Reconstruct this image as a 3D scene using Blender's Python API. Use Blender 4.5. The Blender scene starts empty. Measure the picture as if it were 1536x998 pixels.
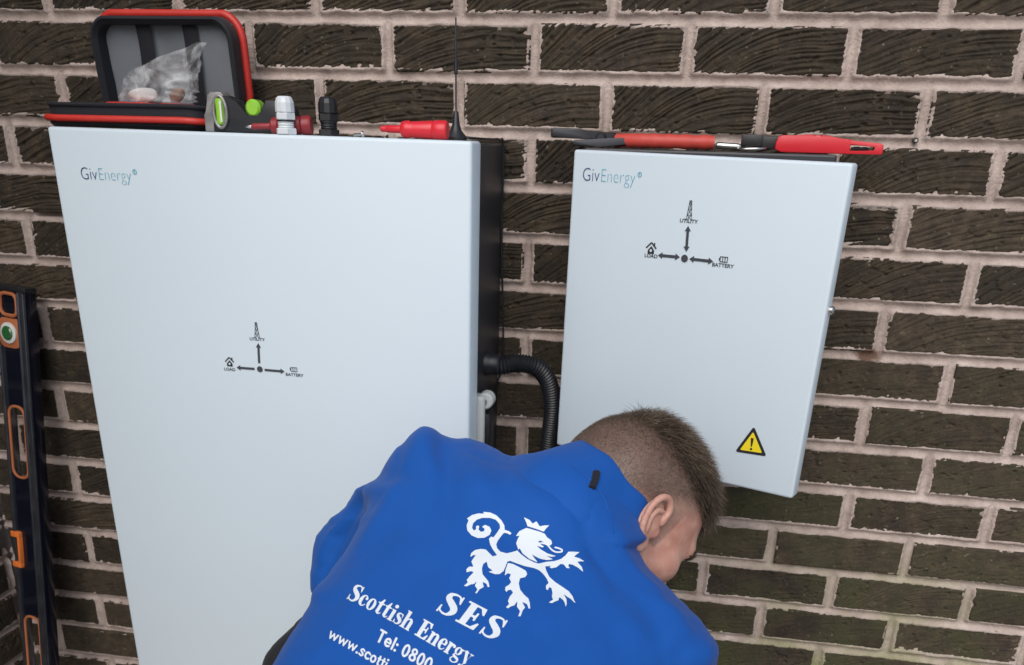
import bpy, bmesh, math, random
import numpy as np
from mathutils import Vector, Matrix, Quaternion
from mathutils.bvhtree import BVHTree

rng = np.random.default_rng(7)
random.seed(7)
R_ = math.radians
scene = bpy.context.scene
COL = scene.collection

# ------------------------------------------------------------------ camera
F_PX, PPX, PPY = 1384.885, 768.0, 886.9           # focal length and optical centre in photo pixels (photo is a crop)
CAM = np.array([0.50041, -1.55041, 1.49659])
cam_d = bpy.data.cameras.new('camera'); cam = bpy.data.objects.new('camera', cam_d); COL.objects.link(cam)
cam.location = CAM; cam.rotation_euler = (R_(64.0039), R_(-1.43099), R_(11.15533))
cam_d.sensor_fit = 'HORIZONTAL'; cam_d.sensor_width = 36.0; cam_d.lens = F_PX / 1536 * 36
cam_d.shift_y = (PPY - 499) / 1536
cam_d.dof.use_dof = True; cam_d.dof.focus_distance = 1.15; cam_d.dof.aperture_fstop = 11.0
cam_d.clip_start = 0.02; cam_d.clip_end = 500
scene.camera = cam
MR = np.array(cam.rotation_euler.to_matrix())

# ------------------------------------------------------------------ sky, sun, exposure
SUN_AZ, SUN_EL = 182.0, 44.0
w = bpy.data.worlds.new('World'); scene.world = w; w.use_nodes = True
nt = w.node_tree; bg = nt.nodes['Background']
sky = nt.nodes.new('ShaderNodeTexSky'); sky.sky_type = 'NISHITA'; sky.sun_disc = False
sky.sun_elevation = R_(SUN_EL); sky.sun_rotation = R_(SUN_AZ)
sky.air_density = 1.0; sky.dust_density = 2.0; sky.ozone_density = 1.0
nt.links.new(sky.outputs[0], bg.inputs[0]); bg.inputs[1].default_value = 0.095
sd = bpy.data.lights.new('sun', 'SUN'); sun = bpy.data.objects.new('sun', sd); COL.objects.link(sun)
sd.energy = 1.7; sd.angle = R_(60); sd.color = (1.0, 0.975, 0.945)
sv = Vector((math.sin(R_(SUN_AZ)) * math.cos(R_(SUN_EL)), math.cos(R_(SUN_AZ)) * math.cos(R_(SUN_EL)), math.sin(R_(SUN_EL))))
sun.rotation_euler = sv.to_track_quat('Z', 'Y').to_euler(); sun.location = (0, -4, 6)
scene.view_settings.view_transform = 'Standard'; scene.view_settings.look = 'None'
scene.view_settings.exposure = 0.40; scene.view_settings.gamma = 1.0; scene.view_settings.use_curve_mapping = False

# ------------------------------------------------------------------ pixel helpers (a pixel gives a direction, the plane gives the distance)
def ray(px, py):
    return MR @ np.array([(px - PPX) / F_PX, -(py - PPY) / F_PX, -1.0])
def atY(px, py, y):
    d = ray(px, py); return CAM + d * ((y - CAM[1]) / d[1])
def atD(px, py, t):
    return CAM + t * ray(px, py)

# ------------------------------------------------------------------ materials
def new_mat(name):
    m = bpy.data.materials.new(name); m.use_nodes = True
    return m, m.node_tree, m.node_tree.nodes['Principled BSDF']
def link(t, a, b): t.links.new(a, b)
def node(t, typ, **kw):
    n = t.nodes.new(typ)
    for k, v in kw.items():
        if k.startswith('i_'):
            n.inputs[k[2:].replace('_', ' ')].default_value = v
        else: setattr(n, k, v)
    return n
def mat(name, col, rough=0.5, metal=0.0, var=0.08, scale=30.0, bump=0.0, bscale=200.0, spec=0.5, coat=0.0):
    m, t, b = new_mat(name)
    tc = node(t, 'ShaderNodeTexCoord')
    n = node(t, 'ShaderNodeTexNoise', i_Scale=scale, i_Detail=5.0)
    link(t, tc.outputs['Object'], n.inputs['Vector'])
    mx = node(t, 'ShaderNodeMix', data_type='RGBA')
    c = np.array(col)
    mx.inputs[6].default_value = (*np.clip(c * (1 - var), 0, 1), 1); mx.inputs[7].default_value = (*np.clip(c * (1 + var), 0, 1), 1)
    link(t, n.outputs[0], mx.inputs[0]); link(t, mx.outputs[2], b.inputs['Base Color'])
    b.inputs['Roughness'].default_value = rough; b.inputs['Metallic'].default_value = metal
    b.inputs['Specular IOR Level'].default_value = spec
    if coat: b.inputs['Coat Weight'].default_value = coat
    mr = node(t, 'ShaderNodeMapRange'); mr.inputs[3].default_value = max(rough - .07, 0.02); mr.inputs[4].default_value = min(rough + .07, 1)
    link(t, n.outputs[0], mr.inputs[0]); link(t, mr.outputs[0], b.inputs['Roughness'])
    if bump:
        n2 = node(t, 'ShaderNodeTexNoise', i_Scale=bscale, i_Detail=4.0); link(t, tc.outputs['Object'], n2.inputs['Vector'])
        bp = node(t, 'ShaderNodeBump', i_Strength=bump, i_Distance=0.001)
        link(t, n2.outputs[0], bp.inputs['Height']); link(t, bp.outputs[0], b.inputs['Normal'])
    return m

def ramp(t, stops):
    r = node(t, 'ShaderNodeValToRGB'); e = r.color_ramp.elements
    e[0].position, e[0].color = stops[0][0], (*stops[0][1], 1); e[1].position, e[1].color = stops[-1][0], (*stops[-1][1], 1)
    for p, c in stops[1:-1]:
        q = e.new(p); q.color = (*c, 1)
    return r

def brick_material():
    m, t, b = new_mat('rustic_brick')
    tc = node(t, 'ShaderNodeTexCoord'); ge = node(t, 'ShaderNodeNewGeometry'); oi = node(t, 'ShaderNodeObjectInfo')
    n = node(t, 'ShaderNodeTexNoise', i_Scale=34.0, i_Detail=9.0, i_Roughness=.78); link(t, ge.outputs['Position'], n.inputs['Vector'])
    r = ramp(t, [(.25, (.016, .0125, .0105)), (.48, (.041, .030, .0205)), (.72, (.092, .064, .038))])
    link(t, n.outputs[0], r.inputs[0])
    # brick-to-brick tint
    hv = node(t, 'ShaderNodeHueSaturation'); link(t, r.outputs[0], hv.inputs['Color'])
    vr = node(t, 'ShaderNodeMapRange'); vr.inputs[3].default_value = .66; vr.inputs[4].default_value = 1.38
    link(t, oi.outputs['Random'], vr.inputs[0]); link(t, vr.outputs[0], hv.inputs['Value'])
    # algae: grows on the lower courses
    sp = node(t, 'ShaderNodeSeparateXYZ'); link(t, ge.outputs['Position'], sp.inputs[0])
    zr = node(t, 'ShaderNodeMapRange'); zr.inputs[1].default_value = 1.25; zr.inputs[2].default_value = .72; link(t, sp.outputs[2], zr.inputs[0])
    xr = node(t, 'ShaderNodeMapRange'); xr.inputs[1].default_value = -.2; xr.inputs[2].default_value = .5; link(t, sp.outputs[0], xr.inputs[0])
    n2 = node(t, 'ShaderNodeTexNoise', i_Scale=9.0, i_Detail=6.0); link(t, ge.outputs['Position'], n2.inputs['Vector'])
    n2r = node(t, 'ShaderNodeMapRange'); n2r.inputs[1].default_value = .38; n2r.inputs[2].default_value = .68; link(t, n2.outputs[0], n2r.inputs[0])
    mu = node(t, 'ShaderNodeMath', operation='MULTIPLY'); link(t, zr.outputs[0], mu.inputs[0]); link(t, xr.outputs[0], mu.inputs[1])
    ad = node(t, 'ShaderNodeMath', operation='ADD'); ad.inputs[1].default_value = .12; link(t, mu.outputs[0], ad.inputs[0])
    mu2 = node(t, 'ShaderNodeMath', operation='MULTIPLY', use_clamp=True); link(t, ad.outputs[0], mu2.inputs[0]); link(t, n2r.outputs[0], mu2.inputs[1])
    mg = node(t, 'ShaderNodeMix', data_type='RGBA'); mg.inputs[7].default_value = (.058, .058, .024, 1)
    link(t, mu2.outputs[0], mg.inputs[0]); link(t, hv.outputs[0], mg.inputs[6])
    # pale specks of lime and lichen
    n3 = node(t, 'ShaderNodeTexNoise', i_Scale=150.0, i_Detail=3.0); link(t, ge.outputs['Position'], n3.inputs['Vector'])
    sr = node(t, 'ShaderNodeMapRange'); sr.inputs[1].default_value = .66; sr.inputs[2].default_value = .76; link(t, n3.outputs[0], sr.inputs[0])
    ms = node(t, 'ShaderNodeMix', data_type='RGBA'); ms.inputs[7].default_value = (.17, .16, .11, 1)
    link(t, sr.outputs[0], ms.inputs[0]); link(t, mg.outputs[2], ms.inputs[6]); link(t, ms.outputs[2], b.inputs['Base Color'])
    b.inputs['Roughness'].default_value = .8; b.inputs['Specular IOR Level'].default_value = .35
    bp = node(t, 'ShaderNodeBump', i_Strength=.9, i_Distance=.0022)
    n4 = node(t, 'ShaderNodeTexNoise', i_Scale=360.0, i_Detail=6.0, i_Roughness=.7); link(t, ge.outputs['Position'], n4.inputs['Vector'])
    link(t, n4.outputs[0], bp.inputs['Height']); link(t, bp.outputs[0], b.inputs['Normal'])
    return m

def mortar_material():
    m, t, b = new_mat('lime_mortar')
    ge = node(t, 'ShaderNodeNewGeometry')
    n = node(t, 'ShaderNodeTexNoise', i_Scale=22.0, i_Detail=9.0, i_Roughness=.72); link(t, ge.outputs['Position'], n.inputs['Vector'])
    r = ramp(t, [(.28, (.29, .232, .20)), (.5, (.44, .357, .315)), (.72, (.59, .495, .445))]); link(t, n.outputs[0], r.inputs[0])
    sp = node(t, 'ShaderNodeSeparateXYZ'); link(t, ge.outputs['Position'], sp.inputs[0])
    zr = node(t, 'ShaderNodeMapRange'); zr.inputs[1].default_value = .92; zr.inputs[2].default_value = .68; link(t, sp.outputs[2], zr.inputs[0])
    n2 = node(t, 'ShaderNodeTexNoise', i_Scale=6.0, i_Detail=5.0); link(t, ge.outputs['Position'], n2.inputs['Vector'])
    nr = node(t, 'ShaderNodeMapRange'); nr.inputs[1].default_value = .4; nr.inputs[2].default_value = .62; link(t, n2.outputs[0], nr.inputs[0])
    xg = node(t, 'ShaderNodeMapRange'); xg.inputs[1].default_value = .05; xg.inputs[2].default_value = .45; link(t, sp.outputs[0], xg.inputs[0])
    mu0 = node(t, 'ShaderNodeMath', operation='MULTIPLY'); link(t, zr.outputs[0], mu0.inputs[0]); link(t, xg.outputs[0], mu0.inputs[1])
    mu = node(t, 'ShaderNodeMath', operation='MULTIPLY'); link(t, mu0.outputs[0], mu.inputs[0]); link(t, nr.outputs[0], mu.inputs[1])
    mg = node(t, 'ShaderNodeMix', data_type='RGBA'); mg.inputs[7].default_value = (.24, .25, .11, 1)
    link(t, mu.outputs[0], mg.inputs[0]); link(t, r.outputs[0], mg.inputs[6])
    vd = node(t, 'ShaderNodeVectorMath', operation='DISTANCE'); vm = node(t, 'ShaderNodeVectorMath', operation='MULTIPLY'); vm.inputs[1].default_value = (1, 0, 1.75)
    st_ = atY(1304, 533, 0); link(t, ge.outputs['Position'], vm.inputs[0]); link(t, vm.outputs[0], vd.inputs[0]); vd.inputs[1].default_value = (st_[0], 0, st_[2] * 1.75)
    n5 = node(t, 'ShaderNodeTexNoise', i_Scale=70.0, i_Detail=4.0); link(t, ge.outputs['Position'], n5.inputs['Vector'])
    ma = node(t, 'ShaderNodeMath', operation='MULTIPLY_ADD'); ma.inputs[1].default_value = .026; link(t, n5.outputs[0], ma.inputs[0]); link(t, vd.outputs['Value'], ma.inputs[2])
    sm = node(t, 'ShaderNodeMapRange'); sm.inputs[1].default_value = .037; sm.inputs[2].default_value = .026; link(t, ma.outputs[0], sm.inputs[0])
    mf = node(t, 'ShaderNodeMix', data_type='RGBA'); mf.inputs[7].default_value = (.15, .09, .065, 1); link(t, sm.outputs[0], mf.inputs[0]); link(t, mg.outputs[2], mf.inputs[6]); link(t, mf.outputs[2], b.inputs['Base Color'])
    b.inputs['Roughness'].default_value = .92; b.inputs['Specular IOR Level'].default_value = .2
    bp = node(t, 'ShaderNodeBump', i_Strength=1.0, i_Distance=.0022)
    n4 = node(t, 'ShaderNodeTexNoise', i_Scale=330.0, i_Detail=5.0); link(t, ge.outputs['Position'], n4.inputs['Vector'])
    link(t, n4.outputs[0], bp.inputs['Height']); link(t, bp.outputs[0], b.inputs['Normal'])
    return m

def fabric_material(name, col, rough=.75, weave=900.0, fold=0.0):
    m, t, b = new_mat(name)
    tc = node(t, 'ShaderNodeTexCoord')
    n = node(t, 'ShaderNodeTexNoise', i_Scale=14.0, i_Detail=4.0); link(t, tc.outputs['Object'], n.inputs['Vector'])
    mx = node(t, 'ShaderNodeMix', data_type='RGBA'); c = np.array(col)
    mx.inputs[6].default_value = (*(c * .9), 1); mx.inputs[7].default_value = (*np.clip(c * 1.1, 0, 1), 1)
    link(t, n.outputs[0], mx.inputs[0]); link(t, mx.outputs[2], b.inputs['Base Color'])
    b.inputs['Roughness'].default_value = rough; b.inputs['Specular IOR Level'].default_value = .3
    b.inputs['Sheen Weight'].default_value = .06; b.inputs['Sheen Roughness'].default_value = .5
    v = node(t, 'ShaderNodeTexNoise', i_Scale=weave, i_Detail=2.0); link(t, tc.outputs['Object'], v.inputs['Vector'])
    bp = node(t, 'ShaderNodeBump', i_Strength=.25, i_Distance=.0004); link(t, v.outputs[0], bp.inputs['Height'])
    if fold:
        f = node(t, 'ShaderNodeTexNoise', i_Scale=11.0, i_Detail=3.0, i_Distortion=.6); link(t, tc.outputs['Object'], f.inputs['Vector'])
        b2 = node(t, 'ShaderNodeBump', i_Strength=fold, i_Distance=.01); link(t, f.outputs[0], b2.inputs['Height'])
        link(t, b2.outputs[0], bp.inputs['Normal'])
    link(t, bp.outputs[0], b.inputs['Normal'])
    return m

M = {}
M['brick'] = brick_material(); M['mortar'] = mortar_material()
M['white'] = mat('white_powder_coat', (.60, .685, .738), .40, var=.02, scale=4, bump=.10, bscale=1100)
M['housing'] = mat('dark_grey_steel', (.022, .024, .030), .45, var=.2, scale=8, bump=.05, bscale=700)
M['navy_ink'] = mat('navy_ink', (.03, .035, .16), .5); M['teal_ink'] = mat('teal_ink', (.13, .40, .50), .5)
M['black_ink'] = mat('black_ink', (.018, .018, .022), .5); M['grey_ink'] = mat('grey_ink', (.05, .055, .065), .5)
M['pale_ink'] = mat('pale_ink', (.22, .24, .27), .5)
M['yellow'] = mat('yellow_sticker', (.83, .66, .02), .45, var=.03)
M['black_plastic'] = mat('black_plastic', (.016, .017, .020), .42, var=.2, bump=.1)
M['conduit'] = mat('black_conduit', (.014, .015, .019), .4, var=.25)
M['red_plastic'] = mat('red_plastic', (.62, .018, .03), .33, var=.06)
M['red_rubber'] = mat('worn_red_rubber', (.50, .055, .04), .5, var=.15, scale=60, bump=.2)
M['dark_red'] = mat('dark_red_plastic', (.26, .02, .025), .4, var=.15)
M['orange'] = mat('orange_plastic', (.80, .20, .04), .45, var=.08)
M['dull_orange'] = mat('dull_orange_rim', (.46, .15, .06), .5, var=.2)
M['steel'] = mat('bright_steel', (.62, .60, .57), .22, 1.0, var=.06)
M['tool_steel'] = mat('dark_tool_steel', (.035, .036, .042), .36, .6, var=.15)
M['alu'] = mat('brushed_aluminium', (.20, .21, .235), .24, .9, var=.35)
M['cast_grey'] = mat('scuffed_grey_casting', (.27, .26, .25), .40, .45, var=.5, scale=70, bump=.35, bscale=150)
M['gland_white'] = mat('pale_grey_nylon', (.66, .70, .72), .4, var=.04)
M['gland_black'] = mat('black_nylon', (.012, .012, .014), .45, var=.2)
M['green_vial'] = mat('green_vial', (.26, .56, .04), .12, var=.1, coat=.6)
M['dark_green_vial'] = mat('dark_green_vial', (.03, .13, .04), .12, var=.2, coat=.6)
M['vial_white'] = mat('white_vial_ring', (.70, .70, .66), .4, var=.06)
M['level_black'] = mat('black_anodised', (.010, .012, .024), .18, .4, var=.3, coat=.4)
M['case_black'] = fabric_material('black_nylon_fabric', (.012, .013, .018), .7)
M['case_grey'] = fabric_material('grey_lining', (.165, .18, .20), .7, 600, .35)
M['case_red'] = mat('red_piping', (.52, .03, .02), .45, var=.15, scale=50, bump=.2)
M['jacket'] = fabric_material('royal_blue_softshell', (.0020, .077, .345), .72, 1100, .12)
M['trousers'] = fabric_material('black_work_fabric', (.012, .012, .014), .8, 700, .2)
M['print'] = mat('white_print', (.72, .77, .80), .55, var=.04, scale=60)
M['boot'] = mat('dark_leather', (.03, .022, .016), .55, var=.3, bump=.3)
M['switch_grey'] = mat('switch_grey_plastic', (.50, .52, .50), .45, var=.05)
M['lip_rust'] = mat('brown_stain', (.13, .075, .05), .9, var=.3, scale=80)
M['brass'] = mat('zinc_screw', (.60, .58, .55), .25, 1.0)

# ------------------------------------------------------------------ object helpers
def mesh_obj(name, V, Fc, material=None, parent=None, smooth=False, loc=None):
    me = bpy.data.meshes.new(name)
    me.from_pydata([tuple(map(float, v)) for v in V], [], [tuple(map(int, f)) for f in Fc]); me.update()
    return data_obj(name, me, material, parent, smooth)
def data_obj(name, me, material=None, parent=None, smooth=False):
    o = bpy.data.objects.new(name, me); COL.objects.link(o)
    if material and not me.materials: me.materials.append(M[material] if isinstance(material, str) else material)
    if smooth: me.shade_smooth()
    if parent: o.parent = parent
    return o
def bm_obj(name, bm, material=None, parent=None, smooth=False):
    bmesh.ops.recalc_face_normals(bm, faces=bm.faces)
    me = bpy.data.meshes.new(name); bm.to_mesh(me); bm.free()
    o = data_obj(name, me, material, parent, False)
    if smooth:
        me.shade_smooth()
        try: me.set_sharp_from_angle(angle=R_(38))
        except Exception: pass
    return o
def empty(name, loc, rot=(0, 0, 0)):
    o = bpy.data.objects.new(name, None); COL.objects.link(o); o.location = loc; o.rotation_euler = rot
    o.empty_display_size = .05
    return o
def tag(o, label, cat, group=None):
    o['label'] = label; o['category'] = cat
    if group: o['group'] = group
    return o
def box_bm(lo, hi, bev=0.0, seg=2, bm=None):
    own = bm is None
    if own: bm = bmesh.new()
    lo, hi = Vector(lo), Vector(hi); c = (lo + hi) / 2; s = hi - lo
    r = bmesh.ops.create_cube(bm, size=1, matrix=Matrix.Translation(c) @ Matrix.Diagonal((*s, 1)))
    if bev:
        es = set()
        for v in r['verts']: es.update(v.link_edges)
        bmesh.ops.bevel(bm, geom=list(es), offset=bev, segments=seg, profile=.5, affect='EDGES')
    return bm
def lathe_bm(profile, n=32, axis='Z', M4=None, bm=None, sides=None):
    bm = bm or bmesh.new(); n = sides or n; rings = []
    for z, r in profile:
        ring = []
        for k in range(n):
            a = 2 * math.pi * k / n
            p = Vector((r * math.cos(a), r * math.sin(a), z))
            ring.append(bm.verts.new(M4 @ p if M4 else p))
        rings.append(ring)
    for a, b in zip(rings, rings[1:]):
        for k in range(n): bm.faces.new((a[k], a[(k + 1) % n], b[(k + 1) % n], b[k]))
    bm.faces.new(rings[0][::-1]); bm.faces.new(rings[-1])
    return bm
def catmull(P, n=8, closed=False):
    P = [np.array(p, float) for p in P]; out = []; N = len(P)
    for i in range(N if closed else N - 1):
        g = (lambda k: P[k % N]) if closed else (lambda k: P[min(max(k, 0), N - 1)])
        a, b, c, d = g(i - 1), g(i), g(i + 1), g(i + 2)
        for t in np.arange(n) / n:
            out.append(.5 * ((2 * b) + (c - a) * t + (2 * a - 5 * b + 4 * c - d) * t * t + (-a + 3 * b - 3 * c + d) * t ** 3))
    if not closed: out.append(P[-1])
    return np.array(out)
def tube_bm(P, rad, n=12, closed=False, bm=None, flat=1.0):
    """sweep a circle (radius may vary) along points P"""
    bm = bm or bmesh.new(); P = np.array(P, float); N = len(P)
    rad = np.full(N, rad) if np.isscalar(rad) else np.array(rad)
    T = np.roll(P, -1, 0) - np.roll(P, 1, 0) if closed else np.gradient(P, axis=0)
    T /= np.linalg.norm(T, axis=1)[:, None] + 1e-12
    u = np.cross(T[0], [0, 0, 1.]);
    if np.linalg.norm(u) < .1: u = np.cross(T[0], [1., 0, 0])
    rings = []
    for i in range(N):
        u = u - T[i] * np.dot(u, T[i]); u /= np.linalg.norm(u); v = np.cross(T[i], u)
        rings.append([bm.verts.new(P[i] + rad[i] * (math.cos(a) * u + flat * math.sin(a) * v)) for a in 2 * math.pi * np.arange(n) / n])
    for i in range(N if closed else N - 1):
        a, b = rings[i], rings[(i + 1) % N]
        for k in range(n): bm.faces.new((a[k], a[(k + 1) % n], b[(k + 1) % n], b[k]))
    if not closed: bm.faces.new(rings[0][::-1]); bm.faces.new(rings[-1])
    return bm
def prism_bm(poly, y0, y1, bm=None, bev=0.0, to=lambda x, y, z: (x, y, z)):
    """polygon in (x,z) extruded from y0 to y1"""
    bm = bm or bmesh.new()
    a = [bm.verts.new(to(x, y0, z)) for x, z in poly]; b = [bm.verts.new(to(x, y1, z)) for x, z in poly]
    n = len(poly); f = [bm.faces.new(a), bm.faces.new(b[::-1])]
    for k in range(n): bm.faces.new((a[k], b[k], b[(k + 1) % n], a[(k + 1) % n]))
    if bev: bmesh.ops.bevel(bm, geom=list({e for q in f for e in q.edges}), offset=bev, segments=2, profile=.5, affect='EDGES')
    return bm
def round_rect(x0, x1, z0, z1, r, n=6):
    pts = []
    for cx, cz, a0 in ((x1 - r, z1 - r, 0), (x0 + r, z1 - r, 90), (x0 + r, z0 + r, 180), (x1 - r, z0 + r, 270)):
        for k in range(n + 1):
            a = R_(a0 + 90 * k / n); pts.append((cx + r * math.cos(a), cz + r * math.sin(a)))
    return pts

# ------------------------------------------------------------------ noise
_lat = rng.random((256, 256))
def vnoise(x, y):
    xi = np.floor(x).astype(int); yi = np.floor(y).astype(int); fx = x - xi; fy = y - yi
    fx = fx * fx * (3 - 2 * fx); fy = fy * fy * (3 - 2 * fy)
    g = lambda i, j: _lat[i & 255, j & 255]
    return (g(xi, yi) * (1 - fx) + g(xi + 1, yi) * fx) * (1 - fy) + (g(xi, yi + 1) * (1 - fx) + g(xi + 1, yi + 1) * fx) * fy
def fbm(x, y, o=4):
    s = 0; a = .5
    for k in range(o): s = s + a * vnoise(x * 2 ** k + 17.3 * k, y * 2 ** k + 9.1 * k); a *= .5
    return s / (1 - .5 ** o)

# ================================================================== GROUND
gm = mat('concrete_paving', (.26, .25, .235), .9, var=.25, scale=5, bump=.5, bscale=60)
g = bm_obj('ground', prism_bm([(-60, -60), (60, -60), (60, 60), (-60, 60)], 0, .2, to=lambda x, y, z: (x, z, -y)), gm); g['kind'] = 'structure'

# ================================================================== BRICK WALLS
MX, MZ = .225, .075                 # brick module
BW, BH = .2100, .0612               # brick face
ROW0 = 1.62                         # height of the centre of course 0
CORNER = -.865
def brick_mesh(name, strength, seed, L=BW):
    strength = strength * np.random.default_rng(seed + 500).uniform(.78, 1.15)
    r = np.random.default_rng(seed); nx, nz = max(int(L / .0016), 8), 50
    s = np.linspace(0, 1, nx + 1); v = np.linspace(0, 1, nz + 1); S, Vv = np.meshgrid(s, v, indexing='ij')
    A = r.uniform(38, 85); ex = r.uniform(1.8, 3.0); o1, o2 = r.uniform(0, 200, 2); sh = r.uniform(-.15, .1)
    ss = S * L / BW + sh; xm = S * L * 1000; zm = Vv * BH * 1000
    phi = zm - A * np.where(ss < 0, ex * ss, 1 - np.abs(1 - np.clip(ss, 0, 1)) ** ex) + 5 * (fbm(xm / 45 + o1, zm / 30 + o2, 2) - .5)
    n1 = vnoise(phi / 2.25 + o1, ss * 3.4 + o2); n2 = vnoise(phi / 1.25 + o2, ss * 7 + o1); n3 = fbm(xm / 3 + o2, zm / 3 + o1, 3)
    ridge = np.clip(n1 * 1.5 - .25, 0, 1) ** .8
    h = strength * (3.5 * ridge + 1.5 * n2 - 3.5) + (1.3 - .5 * strength) * (n3 - .6) + 1.4 * (fbm(xm / 30 + o1, zm / 22, 2) - .5) - 2.6 * np.clip(fbm(xm / 9 + o2 + 50, zm / 7 + o1, 2) - .70, 0, 1) / .15
    e = np.minimum(np.minimum(xm, L * 1000 - xm), np.minimum(zm, BH * 1000 - zm))
    h = h - 3.2 * np.clip(1 - e / 3.2, 0, 1) ** 2
    X = (S - .5) * L; Z = (Vv - .5) * BH; Yf = -h / 1000
    P = np.stack([X, Yf, Z], -1).reshape(-1, 3); nz1 = nz + 1
    idx = np.arange((nx + 1) * nz1).reshape(nx + 1, nz1)
    q = np.stack([idx[:-1, :-1], idx[1:, :-1], idx[1:, 1:], idx[:-1, 1:]], -1).reshape(-1, 4).tolist()
    rim = list(idx[:, 0]) + list(idx[-1, 1:]) + list(idx[-2::-1, -1]) + list(idx[0, -2:0:-1])
    V = P.tolist(); base = len(V)
    for k in rim: V.append([P[k][0], .06, P[k][2]])
    m = len(rim)
    for k in range(m): q.append((rim[k], base + k, base + (k + 1) % m, rim[(k + 1) % m]))
    q.append(tuple(base + k for k in range(m)))
    me = bpy.data.meshes.new(name); me.from_pydata(V, [], q); me.update(); me.shade_smooth(); me.materials.append(M['brick'])
    return me
VAR = {k: [brick_mesh('brick', st, 10 * k + j) for j in range(10)] for k, st in ((0, .95), (1, .62), (2, .30))}
HALF = {k: brick_mesh('brick', st, 77 + k, L=BW / 2 - .006) for k, st in ((0, .95), (1, .62), (2, .30))}

def build_wall(root, xa, xb, rows, dxy, shift=0.0, keep=None):
    """bricks in the local x,z plane facing -y; joints stand at x = u*MX (even courses) or (u+.5)*MX"""
    cnt = 0
    for r in rows:
        off = (0 if r % 2 == 0 else .5) * MX + shift
        k0 = math.floor((xa - off) / MX) - 1
        for k in range(k0, k0 + 40):
            x0, x1 = off + k * MX, off + (k + 1) * MX
            lo, hi = max(x0, xa), min(x1, xb)
            if hi - lo < .05: continue
            cls = 0 if r <= 3 else 1 if r <= 5 else 2
            if rng.random() < .2: cls = min(2, max(0, cls + rng.choice([-1, 1])))
            full = hi - lo > MX * .99
            me = VAR[cls][rng.integers(10)] if full else HALF[cls]
            o = bpy.data.objects.new('brick', me); COL.objects.link(o); o.parent = root
            o.location = ((lo + hi) / 2 + rng.normal(0, .0012), dxy + rng.normal(0, .0010), ROW0 - r * MZ + rng.normal(0, .0009))
            o.rotation_euler = (rng.normal(0, .006), rng.normal(0, .0025), rng.normal(0, .005))
            sx = 1.0 if full else (hi - lo - (MX - BW)) / (BW / 2 - .006)
            o.scale = (sx * rng.uniform(.992, 1.006), 1, rng.uniform(.98, 1.02)); cnt += 1
    return cnt

def mortar_sheet(root, xa, xb, za, zb, step, shift=0.0, gap=None):
    xs = np.arange(xa, xb + step, step); zs = np.arange(za, zb + step, step)
    X, Z = np.meshgrid(xs, zs, indexing='ij')
    rr = np.round((ROW0 - Z) / MZ); off = np.where(np.mod(rr, 2) == 0, 0, .5) * MX + shift
    lx = np.mod(X - off, MX) - MX / 2; lz = Z - (ROW0 - rr * MZ)
    wob = .0016 * (fbm(X * 40, Z * 40, 2) - .5) * 2
    dx = np.abs(lx) - (BW / 2 - .0012) + wob; dz = np.abs(lz) - (BH / 2 - .0008) + wob
    e = np.where((dx > 0) & (dz > 0), np.hypot(dx, dz), np.maximum(dx, dz)) * 1000      # mm outside the brick, negative inside
    rag = (fbm(X * 210, Z * 210, 3) - .5) * 5.2 + (fbm(X * 60 + 5, Z * 60, 2) - .5) * 3.5
    grain = (fbm(X * 330, Z * 330, 3) - .5) * 1.3
    t = np.clip(e / 7.0, 0, 1)
    out = .2 - 6.0 * np.sin(t * math.pi / 2) ** 1.3
    lip = 1.7 * np.exp(-((e + .3) / 1.3) ** 2)
    ins = .4 + .55 * np.minimum(e, 0)
    h = np.where(e > 0, out, ins) + lip * (.3 + 1.2 * fbm(X * 90 + 3, Z * 90, 2)) + rag * np.clip(1 - np.abs(e + .5) / 5, .12, 1) + grain
    if gap is not None: h = np.where((X > gap[0]) & (X < gap[1]) & (Z > gap[2]) & (Z < gap[3]), h - 22, h)
    keep = e > -7.5
    keepc = keep[:-1, :-1] | keep[1:, :-1] | keep[1:, 1:] | keep[:-1, 1:]
    idx = np.arange(X.size).reshape(X.shape)
    q = np.stack([idx[:-1, :-1], idx[1:, :-1], idx[1:, 1:], idx[:-1, 1:]], -1)[keepc]
    used = np.unique(q); remap = np.full(X.size, -1); remap[used] = np.arange(len(used))
    P = np.stack([X, -(h - 1.2) / 1000, Z], -1).reshape(-1, 3)[used]
    me = bpy.data.meshes.new('mortar'); me.from_pydata(P.tolist(), [], remap[q].tolist()); me.update()
    o = data_obj('mortar', me, 'mortar', root, True)
    return o
wall = empty('brick_wall', (0, 0, 0))
tag(wall, 'dark brown rustic brick wall with pale pinkish mortar behind the white cabinets', 'wall')
build_wall(wall, CORNER, 1.36, range(-6, 21), 0.0)
mortar_sheet(wall, CORNER, 1.36, .30, 2.10, .0022, gap=(-.66, -.49, 1.357, 1.372))
mo = mortar_sheet(wall, CORNER, 1.36, 0.0, .30, .005)
mo.name = 'mortar'
mesh_obj('backing', *(lambda b: ([v.co[:] for v in b.verts], [[v.index for v in f.verts] for f in b.faces]))((lambda b: (b.verts.index_update(), b)[1])(box_bm((CORNER - .24, .045, 0), (1.36, .14, 2.105)))), 'mortar', wall)
side = empty('brick_wall', (CORNER, 0, 0), (0, 0, R_(90)))
tag(side, 'dark brick return wall meeting the main wall at the corner behind the tall spirit level', 'wall')
build_wall(side, -1.60, -.012, range(-15, 21), 0.0, shift=.1)  # unseen length and height of this wall are added to shade the left side
mortar_sheet(side, -1.60, -.003, 0.0, 2.77, .0045, shift=.1)
bm_obj('backing', box_bm((-1.60, .045, 0), (-.004, .14, 2.775)), 'mortar', side)

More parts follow.
